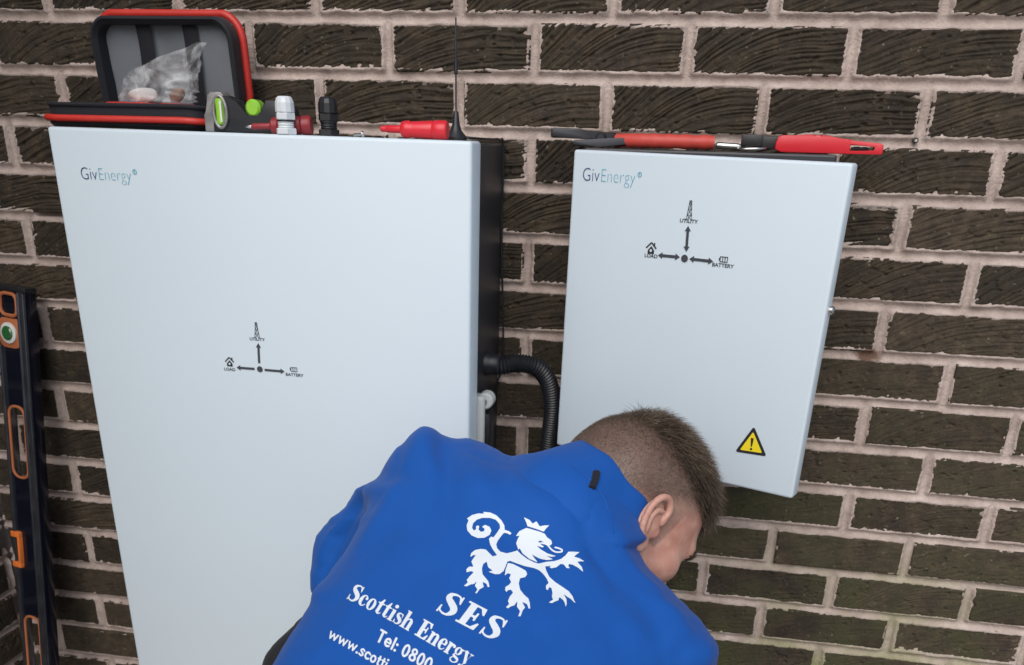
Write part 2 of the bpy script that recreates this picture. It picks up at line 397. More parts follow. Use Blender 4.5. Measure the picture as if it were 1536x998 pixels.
# ================================================================== LETTERING ON FLAT PANELS
def text_mesh(body, size, offset=0.0, align='LEFT', shear=0.0, xs=1.0):
    cu = bpy.data.curves.new('t', 'FONT'); cu.body = body; cu.size = size; cu.offset = offset; cu.align_x = align; cu.shear = shear
    cu.resolution_u = 6
    o = bpy.data.objects.new('t', cu); COL.objects.link(o); bpy.context.view_layer.update()
    dg = bpy.context.evaluated_depsgraph_get(); me = bpy.data.meshes.new_from_object(o.evaluated_get(dg))
    me.materials.clear()
    bpy.data.objects.remove(o); bpy.data.curves.remove(cu)
    for v in me.vertices: v.co.x *= xs
    xsv = [v.co.x for v in me.vertices]
    return me, (max(xsv) if xsv else 0)
def place_flat(me, name, material, parent, x, z, y, rot=0.0):
    """mesh drawn in xy -> panel plane (x,z), facing -y"""
    c, s = math.cos(rot), math.sin(rot)
    for v in me.vertices:
        a, b = v.co.x, v.co.y; v.co = (x + a * c - b * s, y, z + a * s + b * c)
    me.update(); return data_obj(name, me, material, parent)
def flat_polys(name, polys, material, parent, y, th=.0004):
    bm = bmesh.new()
    for p in polys: prism_bm(p, y, y + th, bm)
    return bm_obj(name, bm, material, parent)
def stroke_poly(a, b, w_):
    a = np.array(a, float); b = np.array(b, float); d = (b - a) / np.linalg.norm(b - a); n = np.array([-d[1], d[0]]) * w_ / 2
    return [tuple(a + n), tuple(a - n), tuple(b - n), tuple(b + n)]
def arrow_poly(a, b, w_, head, both=True):
    a = np.array(a, float); b = np.array(b, float); d = (b - a) / np.linalg.norm(b - a); n = np.array([-d[1], d[0]])
    h = w_ * 1.15; P = []
    if both: P += [a, a + d * head - n * h, a + d * head - n * w_ / 2]
    else: P += [a - n * w_ / 2]
    P += [b - d * head - n * w_ / 2, b - d * head - n * h, b, b - d * head + n * h, b - d * head + n * w_ / 2]
    if both: P += [a + d * head + n * w_ / 2, a + d * head + n * h]
    else: P += [a + n * w_ / 2]
    return [tuple(p) for p in P]
def diagram(parent, y, pt, s, ink, both, up_len):
    """pt(px,py) -> panel (x,z); energy flow diagram"""
    cx, cz = pt['dot']; G = 'flow_diagram'
    dia = empty(G, (0, 0, 0)); dia.parent = parent
    flat_polys('hub_dot', [[(cx + .0055 * s * math.cos(a), cz + .0055 * s * math.sin(a)) for a in np.linspace(0, 2 * math.pi, 24, endpoint=False)]], ink, dia, y)
    for k, (a, b) in enumerate((('u0', 'u1'), ('l0', 'l1'), ('b0', 'b1'))):
        o = flat_polys('arrow', [arrow_poly(pt[a], pt[b], .0042 * s, .0075 * s, both)], ink, dia, y)
    for nm, key, tsz in (('UTILITY', 'tu', .0073), ('LOAD', 'tl', .0073), ('BATTERY', 'tb', .0073)):
        me, _ = text_mesh(nm, tsz * s, offset=.00012, align='CENTER', xs=1.12)
        place_flat(me, 'caption', 'black_ink' if both else 'grey_ink', dia, pt[key][0], pt[key][1], y)
    # house
    hx, hz = pt['house']; q = .0085 * s
    house = []
    for k, dz in ((1.0, .95), (.72, .35)):
        for sg in (-1, 1): house.append(stroke_poly((hx + sg * .02 * q, hz + dz * q), (hx + sg * k * q, hz + (dz - k * .95) * q), .24 * q))
    flat_polys('house_icon', house[:1], 'black_ink', dia, y); flat_polys('house_icon', house[1:2], 'black_ink', dia, y - .0002)
    flat_polys('house_icon', [[(hx - .62 * q, hz - .95 * q), (hx + .62 * q, hz - .95 * q), (hx + .62 * q, hz - .35 * q), (hx, hz + .35 * q), (hx - .62 * q, hz - .35 * q)]], 'black_ink', dia, y)
    flat_polys('house_icon', [[(hx + .22 * q * math.cos(a), hz - .4 * q + .26 * q * math.sin(a)) for a in np.linspace(0, 6.28, 12, endpoint=False)]], 'white', dia, y - .0004)
    flat_polys('house_icon', [stroke_poly((hx + .62 * q, hz + .35 * q), (hx + .62 * q, hz + .95 * q), .22 * q)], 'black_ink', dia, y - .0003)
    # pylon
    px_, pz = pt['pylon']; h = .0135 * s; ink2 = 'grey_ink'; lev = [(-1, .58), (-.45, .44), (.15, .32), (.7, .24), (1, .22)]
    segs = []
    for (z0, w0), (z1, w1) in zip(lev, lev[1:]):
        segs += [((-w0, z0), (-w1, z1)), ((w0, z0), (w1, z1)), ((-w0, z0), (w1, z1)), ((w0, z0), (-w1, z1)), ((-w1, z1), (w1, z1))]
    for k, (a, b) in enumerate(segs):
        flat_polys('pylon_icon', [stroke_poly((px_ + a[0] * h * .62, pz + a[1] * h), (px_ + b[0] * h * .62, pz + b[1] * h), .00062 * s)], ink2, dia, y - .00005 * (k % 5))
    # battery
    bx, bz = pt['batt']; bw, bh = .0062 * s, .0040 * s; t = .0010 * s
    flat_polys('battery_icon', [[(bx - bw, bz + bh), (bx + bw, bz + bh), (bx + bw, bz + bh - t), (bx - bw, bz + bh - t)], [(bx - bw, bz - bh + t), (bx + bw, bz - bh + t), (bx + bw, bz - bh), (bx - bw, bz - bh)]]
               + [[(bx + u * bw - t / 2, bz - bh + t), (bx + u * bw + t / 2, bz - bh + t), (bx + u * bw + t / 2, bz + bh - t), (bx + u * bw - t / 2, bz + bh - t)] for u in (-.92, -.3, .3, .92)]
               + [[(bx - bw - 1.4 * t, bz - .45 * bh), (bx - bw, bz - .45 * bh), (bx - bw, bz + .45 * bh), (bx - bw - 1.4 * t, bz + .45 * bh)]], 'black_ink' if both else 'grey_ink', dia, y)
def logo(parent, x, z, y, width):
    me1, _ = text_mesh('Giv', .05, offset=-.0009, xs=.86); _, w1 = text_mesh('Giv', .05, xs=.86)
    me2, w2 = text_mesh('Energy', .05, offset=-.0012, xs=.86)
    k = width / (w1 + .003 + w2)
    for me, x0 in ((me1, 0), (me2, w1 + .002)):
        for v in me.vertices: v.co = ((v.co.x + x0) * k, v.co.y * k * 1.06, 0)
    lg = empty('logo', (0, 0, 0)); lg.parent = parent
    place_flat(me1, 'lettering', 'navy_ink', lg, x, z, y); place_flat(me2, 'lettering', 'teal_ink', lg, x, z, y)
    rx = x + width + .006; rz = z + .0125
    ring = [[(rx + rr * math.cos(a), rz + rr * math.sin(a)) for a in np.linspace(0, 2 * math.pi, 20, endpoint=False)] for rr in (.0033, .0026)]
    flat_polys('registered_mark', [[ring[0][k], ring[0][(k + 1) % 20], ring[1][(k + 1) % 20], ring[1][k]] for k in range(20)], 'teal_ink', lg, y)
    me, _ = text_mesh('R', .0055, align='CENTER'); place_flat(me, 'registered_mark', 'teal_ink', lg, rx, rz - .0018, y)

# ================================================================== LEFT CABINET (large)
def L2(px, py, org, rot, yl):
    """pixel -> local (x,z) on the plane y=yl of a frame at org with matrix rot"""
    d = ray(px, py); Mi = rot.T; o = Mi @ (CAM - org); dd = Mi @ d
    t = (yl - o[1]) / dd[1]; q = o + t * dd; return (q[0], q[2])
def eul(e): 
    from mathutils import Euler
    return np.array(Euler(e).to_matrix())
LX0, LX1, LF, LTOP = -.4155, .1895, -.272, 1.4965
org1 = np.array([LX0, 0.0, .38]); rot1 = (0, .0060, 0); RM1 = eul(rot1)
cab = empty('battery_cabinet', org1, rot1)
tag(cab, 'large white-fronted battery cabinet with dark housing and a soft tool case on top', 'cabinet')
W1 = LX1 - LX0; H1 = LTOP - .38 + .0022
bm_obj('housing', box_bm((.024, LF + .053, .012), (W1 - .0135, -.004, H1 - .0025), .003), 'housing', cab)
bm_obj('front_cover', box_bm((0, LF, 0), (W1, LF + .054, H1), .0045, 3), 'white', cab, True)
YP = LF - .0007
P1 = lambda px, py: L2(px, py, org1, RM1, LF)
a, b = P1(122, 269), P1(198, 271)
logo(cab, a[0], a[1], YP, b[0] - a[0])
pt = dict(dot=P1(390, 554), u0=P1(389, 545), u1=P1(387.5, 515), l0=P1(382, 553.5), l1=P1(355, 551.5), b0=P1(397, 555), b1=P1(427, 557.5),
          tu=P1(386, 511), tl=P1(345, 556), tb=P1(442, 564.5), house=P1(344.5, 543), pylon=P1(385, 495.5), batt=P1(441, 554.5))
diagram(cab, YP, pt, .82, 'grey_ink', False, 1)
# weatherproof isolator on the flank of the housing
xs_ = W1 - .0135
def side_pt(px, py, yl):
    q = L2(px, py, org1, RM1, yl); return q
iso = empty('isolator_switch', (0, 0, 0)); iso.parent = cab
def sx(px, py, y): q = L2(px, py, org1, RM1, y); return q
ta, tb_ = sx(709, 592, -.212), sx(726, 592, -.212); zb_ = sx(718, 700, -.212)[1]; tz_ = sx(722, 588, -.205)[1]
bm_obj('switch_base', box_bm((xs_ - .002, -.196, zb_), (tb_[0] - .004, -.120, tz_ - .016), .004), 'black_plastic', iso)
bm_obj('switch_cover', box_bm((xs_ + .001, -.214, zb_), (tb_[0], -.197, tz_ - .006), .005, 3), 'switch_grey', iso, True)
hx_, hz_ = sx(729, 600, -.19)
bm_obj('hinge', lathe_bm([(0, .0125), (.020, .0125), (.022, .0105)], 22, M4=Matrix.Translation((hx_, -.178, hz_)) @ Matrix.Rotation(R_(90), 4, 'X')), 'switch_grey', iso, True)
bm_obj('hinge_arm', box_bm((xs_, -.196, hz_ - .008), (hx_, -.180, hz_ + .008), .003), 'switch_grey', iso, True)
bm_obj('hinge_screw', lathe_bm([(0, .0045), (.003, .0045)], 12, M4=Matrix.Translation((hx_, -.2, hz_)) @ Matrix.Rotation(R_(90), 4, 'X')), 'steel', iso, True)
wx_ = sx(737, 650, -.17)[0]
bm_obj('switch_window', box_bm((xs_ + .004, -.190, zb_), (wx_, -.150, hz_ - .022), .004, 2), 'black_plastic', iso, True)

# ================================================================== RIGHT CABINET (small)
Pa = atY(855, 224, -.100); Pb = atY(1273, 240, -.250)
yaw = math.atan2(Pb[1] - Pa[1], Pb[0] - Pa[0]); 
W2 = math.hypot(Pb[1] - Pa[1], Pb[0] - Pa[0]); 
cab2 = empty('inverter_cabinet', (.315, 0, 1.05))
tag(cab2, 'smaller white-fronted cabinet with yellow warning triangle above the bent worker', 'cabinet')
HT = 1.4905
bm_obj('housing', box_bm((.004, -.098, 0.0), (.352, -.004, HT - 1.05), .003), 'housing', cab2)
org2 = np.array([Pa[0], Pa[1], 1.0515]); rot2 = (0, .014, yaw)
RM2 = eul(rot2)
TH2 = .026; 
cov = empty('front_cover', org2 - np.array([.315, 0, 1.05]), rot2); cov.parent = cab2
H2 = Pa[2] - 1.0515
bm_obj('cover_panel', box_bm((0, 0, 0), (W2, TH2, H2), .004, 3), 'white', cov, True)
P2 = lambda px, py: L2(px, py, org2, RM2, 0.0)
a, b = P2(873, 271), P2(953, 274)
YP2 = -.0007
logo(cov, a[0], a[1], YP2, b[0] - a[0])
pt = dict(dot=P2(1027, 388), u0=P2(1029.5, 378), u1=P2(1032.5, 339), l0=P2(1020, 386), l1=P2(987, 383), b0=P2(1034, 388.5), b1=P2(1070, 392.5),
          tu=P2(1033, 334.5), tl=P2(976.5, 386.5), tb=P2(1084, 401), house=P2(977, 372.5), pylon=P2(1035, 316), batt=P2(1086, 389.5))
diagram(cov, YP2, pt, .92, 'grey_ink', True, 1)
ws = empty('warning_sticker', (0, 0, 0)); ws.parent = cov
A, B, C_ = P2(1131, 641), P2(1104, 677), P2(1149, 684)
def rtri(A, B, C, ins, r):
    c = (np.array(A) + B + C) / 3; pts = []
    for p in (A, B, C):
        p = np.array(p); p = c + (p - c) * ins
        q = c + (p - c) * (1 - r)
        for an in range(5):
            pass
        d = (p - c) / np.linalg.norm(p - c); n = np.array([-d[1], d[0]]); rad = np.linalg.norm(p - q) * .5
        for an in (-60, -30, 0, 30, 60): pts.append(tuple(q + rad * (math.cos(R_(an)) * d + math.sin(R_(an)) * n)))
    return pts
flat_polys('sticker_border', [rtri(A, B, C_, 1.05, .16)], 'black_ink', ws, YP2)
flat_polys('sticker_face', [rtri(A, B, C_, .74, .12)], 'yellow', ws, YP2 - .0005)
cx = (np.array(A) + B + C_) / 3; up_ = np.array(A) - (np.array(B) + C_) / 2; L_ = np.linalg.norm(up_); up_ = up_ / L_; rt = np.array([up_[1], -up_[0]])
exq = lambda u, v: tuple(cx + up_ * u * L_ + rt * v * L_)
flat_polys('exclamation_mark', [[exq(.26, -.055), exq(.26, .055), exq(-.06, .022), exq(-.06, -.022)]], 'black_ink', ws, YP2 - .001)
flat_polys('exclamation_mark', [[exq(-.15 + .045 * math.sin(k), .045 * math.cos(k)) for k in np.linspace(0, 6.28, 14, endpoint=False)]], 'black_ink', ws, YP2 - .001)
q = P2(1243, 468)
bm_obj('latch', lathe_bm([(0, .0055), (.006, .0055), (.008, .003)], 14, M4=Matrix.Translation((W2 - .001, .014, q[1])) @ Matrix.Rotation(R_(90), 4, 'Y')), 'steel', cov, True)

# ================================================================== CONDUIT
pa = atY(716, 545, -.105)
pth = [(W1 + LX0 - .016, -.105, pa[2]), (.205, -.105, pa[2] - .001), tuple(atY(775, 545, -.095)), tuple(atY(804, 551, -.085)), tuple(atY(822, 572, -.075)), tuple(atY(829, 610, -.065)), tuple(atY(824, 660, -.055)), tuple(atY(816, 720, -.05)), tuple(atY(808, 820, -.045)), tuple(atY(800, 960, -.04))]
cp = catmull(pth, 26)
ds = np.r_[0, np.cumsum(np.linalg.norm(np.diff(cp, axis=0), axis=1))]
s_ = np.arange(0, ds[-1], .0011); cpr = np.stack([np.interp(s_, ds, cp[:, k]) for k in range(3)], 1)
con = empty('cable_conduit', cpr[0]); tag(con, 'black corrugated cable conduit bending down between the two cabinets', 'conduit')
rel = cpr - cpr[0]
bm_obj('hose', tube_bm(rel, .0140 + .0011 * np.sin(s_ / .0044 * 2 * math.pi), 16), 'conduit', con, True)
bm_obj('end_fitting', lathe_bm([(0, .018), (.010, .018), (.012, .0165), (.026, .0165), (.028, .0145)], 18, M4=Matrix.Translation((.003, 0, 0)) @ Matrix.Rotation(R_(90), 4, 'Y')), 'conduit', con, True)

# ================================================================== THINGS ON THE LEFT CABINET
def topL(x): return 1.4985 - (x - LX0) * .0060 + .0004
def topc(px, py, y):  # x under a pixel at depth y
    return float(atY(px, py, y)[0])
# ---- tool case
cz = topL(-.3) + .0008
xl, xr, yf, yb = -.462, -.205, -.208, -.034
case = empty('tool_case', ((xl + xr) / 2, (yf + yb) / 2, cz))
tag(case, 'open black and grey soft tool case with red piping on the large cabinet', 'tool case')
hw, hd = (xr - xl) / 2, (yb - yf) / 2
def ring_path(hw, hd, r, z, n=7): return [(x, y, z) for x, y in round_rect(-hw, hw, -hd, hd, r, n)]
def shell_bm(outer, levels, floor=True):
    bm = bmesh.new(); rings = []
    for z, ins in levels:
        rings.append([bm.verts.new((x, y, z)) for x, y in round_rect(-hw + ins, hw - ins, -hd + ins, hd - ins, max(.03 - ins, .004), 7)])
    n = len(rings[0])
    for a, b in zip(rings, rings[1:]):
        for k in range(n): bm.faces.new((a[k], a[(k + 1) % n], b[(k + 1) % n], b[k]))
    bm.faces.new(rings[0][::-1]); bm.faces.new(rings[-1])
    return bm
bm_obj('base', shell_bm(None, [(.0, .006), (.004, .001), (.012, .0), (.028, .003), (.030, .006), (.027, .010), (.010, .012)]), 'case_black', case, True)
wob = lambda P: [(x, y, z + .0015 * math.sin(x * 30) + .001 * math.sin(y * 50)) for x, y, z in P]
bm_obj('piping', tube_bm(wob(ring_path(hw + .002, hd + .002, .032, .0105)), .0046, 10, True), 'case_red', case, True)
bm_obj('zip', tube_bm(wob(ring_path(hw - .001, hd - .001, .029, .0285)), .0026, 8, True), 'case_black', case, True)
# lid: a shallow tray standing on the back edge
lid = empty('lid', (.004, hd - .002, .018), (R_(5), 0, 0)); lid.parent = case
lw, lh, ld = .1150, .137, .034
def lidring(ins, r, y, n=8):
    out = []
    for x, z in round_rect(-lw + ins, lw - ins, 0 + ins * .2, lh - ins, r, n):
        sag = -.0055 * max(0, 1 - ((x - .0) / .09) ** 2) * max(0, (z - .08) / .06) if z > .08 else 0
        out.append((x, y + .003 * math.sin(x * 25), z + sag))
    return out
bm = bmesh.new(); rings = []
for ins, r, y in ((.004, .03, .006), (.0, .033, .0), (.0, .033, -ld), (.0035, .03, -ld - .002), (.010, .024, -ld + .004), (.012, .022, -.006)):
    rings.append([bm.verts.new(p) for p in lidring(ins, r, y)])
n = len(rings[0])
for a_, b_ in zip(rings, rings[1:]):
    for k in range(n): bm.faces.new((a_[k], a_[(k + 1) % n], b_[(k + 1) % n], b_[k]))
bm.faces.new(rings[0][::-1])
bm_obj('lid_rim', bm, 'case_black', lid, True)
bm = bmesh.new(); nxx, nzz = 24, 14; gr = {}
for i in range(nxx + 1):
    for j in range(nzz + 1):
        x = (-1 + 2 * i / nxx) * (lw - .008); z = .004 + (lh - .014) * j / nzz
        gr[i, j] = bm.verts.new((x, -.008 - .004 * float(fbm(np.array(x * 22 + 9), np.array(z * 22), 2)) + .002 * math.sin(x * 40 + z * 20), z))
for i in range(nxx):
    for j in range(nzz): bm.faces.new((gr[i, j], gr[i + 1, j], gr[i + 1, j + 1], gr[i, j + 1]))
lin = bm_obj('lining', bm, 'case_grey', lid, True)
for x0, tilt in ((-.046, .010), (.030, .010)):
    st = [(x0 + tilt * (1 - t) + .002 * math.sin(6 * t), t) for t in np.linspace(0, 1, 10)]
    bm = bmesh.new(); rows = []
    for x, t in st:
        z = lh - .010 - t * (lh - .02); rows.append([bm.verts.new((x + dx + .010 * t, -.0165 - .002 * math.sin(5 * t) - (.0012 if abs(dx) < .005 else 0), z)) for dx in (-.0115, 0, .0115)])
    for a_, b_ in zip(rows, rows[1:]):
        for k in range(2): bm.faces.new((a_[k], a_[k + 1], b_[k + 1], b_[k]))
    bm_obj('elastic_strap', bm, 'case_black', lid, True)
pp_ = [p for p in lidring(-.0035, .036, -.004)]
bm_obj('piping', tube_bm(pp_, .0058, 10, True), 'case_red', lid, True)
# red folded packets in the tray
for x0, x1, y_ in ((-.055, .012, -.01), (.018, .058, .01)):
    bm_obj('inner_pouch', box_bm((x0, y_ - .03, .012), (x1, y_ + .03, .0350), .006, 3), 'case_red', case, True)

# ---- plastic bag
def plastic():
    m, t, b = new_mat('clear_polythene')
    b.inputs['Base Color'].default_value = (.86, .87, .87, 1); b.inputs['Roughness'].default_value = .16; b.inputs['Specular IOR Level'].default_value = .7
    tc = node(t, 'ShaderNodeTexCoord'); n = node(t, 'ShaderNodeTexNoise', i_Scale=24.0, i_Detail=2.0, i_Distortion=2.2); link(t, tc.outputs['Object'], n.inputs['Vector'])
    mr = node(t, 'ShaderNodeMapRange'); mr.inputs[1].default_value = .38; mr.inputs[2].default_value = .72; mr.inputs[3].default_value = .06; mr.inputs[4].default_value = .46
    link(t, n.outputs[0], mr.inputs[0])
    tr = node(t, 'ShaderNodeBsdfTransparent'); mx = node(t, 'ShaderNodeMixShader')
    out = t.nodes['Material Output']
    link(t, mr.outputs[0], mx.inputs[0]); link(t, tr.outputs[0], mx.inputs[1]); link(t, b.outputs[0], mx.inputs[2]); link(t, mx.outputs[0], out.inputs['Surface'])
    n2 = node(t, 'ShaderNodeTexVoronoi', i_Scale=30.0); link(t, tc.outputs['Object'], n2.inputs['Vector'])
    bp = node(t, 'ShaderNodeBump', i_Strength=.45, i_Distance=.006); link(t, n2.outputs[0], bp.inputs['Height']); link(t, bp.outputs[0], b.inputs['Normal'])
    return m
M['polythene'] = plastic()
by_ = -.12
bl, br, bt = atY(181, 156, by_), atY(292, 156, by_), atY(303, 64, by_)
bagz = cz + .036
bag = empty('plastic_bag', ((bl[0] + br[0]) / 2, by_, bagz)); tag(bag, 'crumpled clear plastic bag standing in the open tool case', 'bag')
nb, ns = 34, 48; V = []; Fc = []
for j in range(nb + 1):
    t = j / nb
    # spine from base centre to tip, leaning right
    c = np.array([(bl[0] + br[0]) / 2 * (1 - t) + bt[0] * t - .030 * math.sin(math.pi * t) * .6, by_, bagz * (1 - t) + bt[2] * t])
    hwid = (np.interp(t, [0, .15, .4, .7, .9, 1], [.062, .064, .052, .034, .013, .009]))
    hdep = np.interp(t, [0, .2, .6, .9, 1], [.030, .034, .024, .007, .002])
    for k in range(ns):
        a_ = 2 * math.pi * k / ns
        p = c + np.array([hwid * math.cos(a_), hdep * math.sin(a_), .35 * hwid * math.cos(a_) * -.5 * math.sin(t * 3)])
        cr = float(fbm(np.array(k / ns * 9 + 3.), np.array(t * 7.), 3)) - .5; cr2 = abs(float(vnoise(np.array(k / ns * 14.), np.array(t * 9. + 4))) - .5)
        f_ = 1 + .30 * cr - .34 * cr2
        V.append((c + (p - c) * f_) - np.array(bag.location))
for j in range(nb):
    for k in range(ns): Fc.append((j * ns + k, j * ns + (k + 1) % ns, (j + 1) * ns + (k + 1) % ns, (j + 1) * ns + k))
V = np.array(V); V[:, 2] = np.maximum(V[:, 2], 0.0005)
mesh_obj('film', V, Fc, 'polythene', bag, True)
bm = bmesh.new(); bmesh.ops.create_icosphere(bm, subdivisions=3, radius=.013)
for v in bm.verts:
    k = 1 + .5 * (float(fbm(np.array(v.co.x * 90 + 5), np.array(v.co.z * 90 + v.co.y * 50), 2)) - .5)
    v.co = Vector((v.co.x * 1.7 * k - .020, v.co.y * .6 * k, max(v.co.z * .8 * k + .010, .001)))
bm_obj('paper_scrap', bm, mat('crumpled_paper', (.62, .60, .57), .8, var=.1), bag)
bm = bmesh.new(); bmesh.ops.create_icosphere(bm, subdivisions=2, radius=.011)
for v in bm.verts: v.co = Vector((v.co.x * 1.1 + .034 + .4 * v.co.z, v.co.y * .7, max(v.co.z * .95 + .010, .001)))
bm_obj('fixing_scrap', bm, mat('tan_fixings', (.24, .15, .10), .6, var=.3, scale=120), bag)

# ---- torpedo level
yT = -.208
x0 = topc(315, 190, yT); x1 = topc(449, 200, yT)
tz = topL(x0)
lv = empty('torpedo_level', ((x0 + x1) / 2, yT, tz)); tag(lv, 'short scuffed grey torpedo level with green vials beside the tool case', 'torpedo level')
hx = (x1 - x0) / 2; hz = float(atY(345, 140, yT)[2]) - tz
prof = [(-hx, 0), (-hx, .020), (-hx + .006, .026), (-hx + .007, hz - .006), (-hx + .012, hz), (-hx + .026, hz), (-hx + .034, hz - .006), (-hx + .050, hz - .009), (-hx + .056, hz - .022), (-hx + .064, hz - .029), (-hx + .078, hz - .029), (-hx + .086, hz - .022), (-hx + .090, hz - .008), (hx - .018, hz - .008), (hx - .004, hz - .014), (hx, hz - .03), (hx, 0)]
bm_obj('level_body', prism_bm(prof, -.011, .011, bev=.002), 'black_plastic', lv, True)
bm_obj('end_casting', prism_bm([(-hx - .001, 0), (-hx - .001, .0215), (-hx + .005, .0275), (-hx + .006, hz - .004), (-hx + .012, hz + .001), (-hx + .0265, hz + .001), (-hx + .031, hz - .004), (-hx + .014, hz - .01), (-hx + .013, .014), (-hx + .012, 0)], -.0125, .0125, bev=.0015), 'cast_grey', lv, True)
bm_obj('vial_frame', tube_bm([( -hx + .024 + .0095 * math.cos(a), -.013, hz * .52 + .0195 * math.sin(a)) for a in np.linspace(0, 2 * math.pi, 28, endpoint=False)], .0026, 8, True), 'cast_grey', lv, True)
bm_obj('vial', lathe_bm([(-.016, .0052), (-.0145, .0066), (.0145, .0066), (.016, .0052)], 16, M4=Matrix.Translation((-hx + .024, -.0105, hz * .52))), 'green_vial', lv, True)
bm_obj('vial_glint', box_bm((-hx + .026, -.0185, hz * .52 - .013), (-hx + .029, -.0165, hz * .52 + .013), .0008), 'vial_white', lv)
bm_obj('vial', lathe_bm([(-.011, .008), (-.008, .0112), (.008, .0112), (.011, .008)], 20, M4=Matrix.Translation((-hx + .071, 0, hz - .018)) @ Matrix.Rotation(R_(90), 4, 'X')), 'green_vial', lv, True)
# ---- dark red insulated screwdriver lying behind the pale gland
def driver(name, label, p0, p1, z, y0, y1, hl, rs, rh, mats, cat='screwdriver', plain=False):
    a = np.array([p0, y0, z]); b = np.array([p1, y1, z]); L = np.linalg.norm(b - a)
    o = empty(name, a, (0, 0, math.atan2(b[1] - a[1], b[0] - a[0]))); tag(o, label, cat)
    RX = Matrix.Rotation(R_(90), 4, 'Y')
    S = L - hl
    bm_obj('tip', lathe_bm([(0, rs * .45), (.0015, rs * .8), (.010, rs * .88)] if plain else [(0, .0008), (.004, rs * .55), (.010, rs * .6)], 12, M4=RX), mats[0], o, True)
    bm_obj('shaft', lathe_bm([(.008, rs * .8), (.010, rs), (S + .002, rs * 1.08)], 14, M4=RX), mats[1], o, True)
    H = [(S, rs * 1.7), (S + .003, rh * .92), (S + hl * .18, rh * .98), (S + hl * .22, rh * .84), (S + hl * .32, rh * .82), (S + hl * .40, rh * .94), (S + hl * .70, rh), (S + hl * .74, rh * .9), (S + hl * .78, rh * 1.06), (S + hl * .95, rh * 1.06), (S + hl, rh * .9)]
    if plain: H = [(S, rs * 1.7), (S + .002, rh * .86), (S + hl * .16, rh * .95), (S + hl * .20, rh * .84), (S + hl * .30, rh * .86), (S + hl * .66, rh * .98), (S + hl * .69, rh * .93), (S + hl * .72, rh * 1.04), (S + hl * .96, rh * 1.04), (S + hl, rh * .9)]
    bm_obj('handle', lathe_bm(H, 20, M4=RX), mats[2], o, True)
    return o
sdy = -.246
xa_, xb_ = topc(369, 193, sdy), topc(468, 190, sdy + .014)
z_ = topL(xa_) + .0125
d = driver('insulated_screwdriver', 'dark red insulated screwdriver lying behind the pale grey cable gland', xa_, xb_, z_ - .0005, sdy, sdy + .014, .056, .0038, .0112, ('steel', 'dark_red', 'dark_red'))
d.rotation_euler = (0, R_(-2.5), d.rotation_euler[2]); d.location[2] = topL(xa_) + .0078
bm_obj('collar', lathe_bm([(0, .0062), (.006, .0075), (.012, .0062)], 14, M4=Matrix.Translation((.036, 0, 0)) @ Matrix.Rotation(R_(90), 4, 'Y')), 'orange', d, True)
# ---- cable glands
def gland(name, label, x, y, k, m):
    o = empty(name, (x, y, topL(x))); tag(o, label, 'cable gland', 'cable glands standing on the large cabinet')
    hexr = lambda z0, z1, r: lathe_bm([(z0, r * .93), (z0 + .001, r), (z1 - .001, r), (z1, r * .93)], sides=6)
    bm_obj('lock_nut', hexr(0, .008 * k, .0150 * k), m, o)
    bm_obj('thread', lathe_bm([(.008 * k, .0105 * k), (.0095 * k, .0115 * k), (.011 * k, .0105 * k), (.0125 * k, .0115 * k), (.014 * k, .0105 * k), (.016 * k, .0115 * k), (.017 * k, .0105 * k)], 20), m, o, True)
    bm_obj('seal', lathe_bm([(.0165 * k, .0120 * k), (.0185 * k, .0120 * k)], 20), 'gland_black', o, True)
    bm_obj('hex_body', hexr(.0185 * k, .0275 * k, .0142 * k), m, o)
    b = lathe_bm([(.0275 * k, .0120 * k), (.0285 * k, .0135 * k), (.040 * k, .0132 * k), (.0455 * k, .0112 * k), (.0480 * k, .0085 * k), (.0470 * k, .0065 * k), (.044 * k, .006 * k)], sides=12)
    bm_obj('dome_nut', b, m, o)
    return o
gland('cable_gland', 'pale grey plastic cable gland standing upright on the large cabinet', topc(430, 200, -.2585), -.2585, .94, 'gland_white')
gb = gland('cable_gland', 'black plastic cable gland standing upright on the large cabinet', topc(494, 203, -.225), -.225, .98, 'gland_black')
# ---- small screw lying loose
x = topc(546, 204, -.24); s_o = empty('loose_screw', (x, -.24, topL(x) + .0036), (0, R_(97), R_(200))); tag(s_o, 'tiny silver screw lying loose on the cabinet edge', 'screw')
bm_obj('head', lathe_bm([(0, .0035), (.002, .0042), (.003, .0042)], 12), 'brass', s_o, True)
bm_obj('thread', lathe_bm([(.003 + .0008 * k, .0018 if k % 2 else .0024) for k in range(13)] + [(.0145, .0004)], 10), 'brass', s_o, True)
# ---- bright red screwdriver
x0_, x1_ = topc(571, 201, -.22), topc(672, 203, -.22)
driver('red_screwdriver', 'bright red stubby insulated screwdriver lying by the aerial', x0_, x1_, topL(x1_) + .0115, -.22, -.222, .064, .0046, .0114, ('red_plastic', 'red_plastic', 'red_plastic'), plain=True)
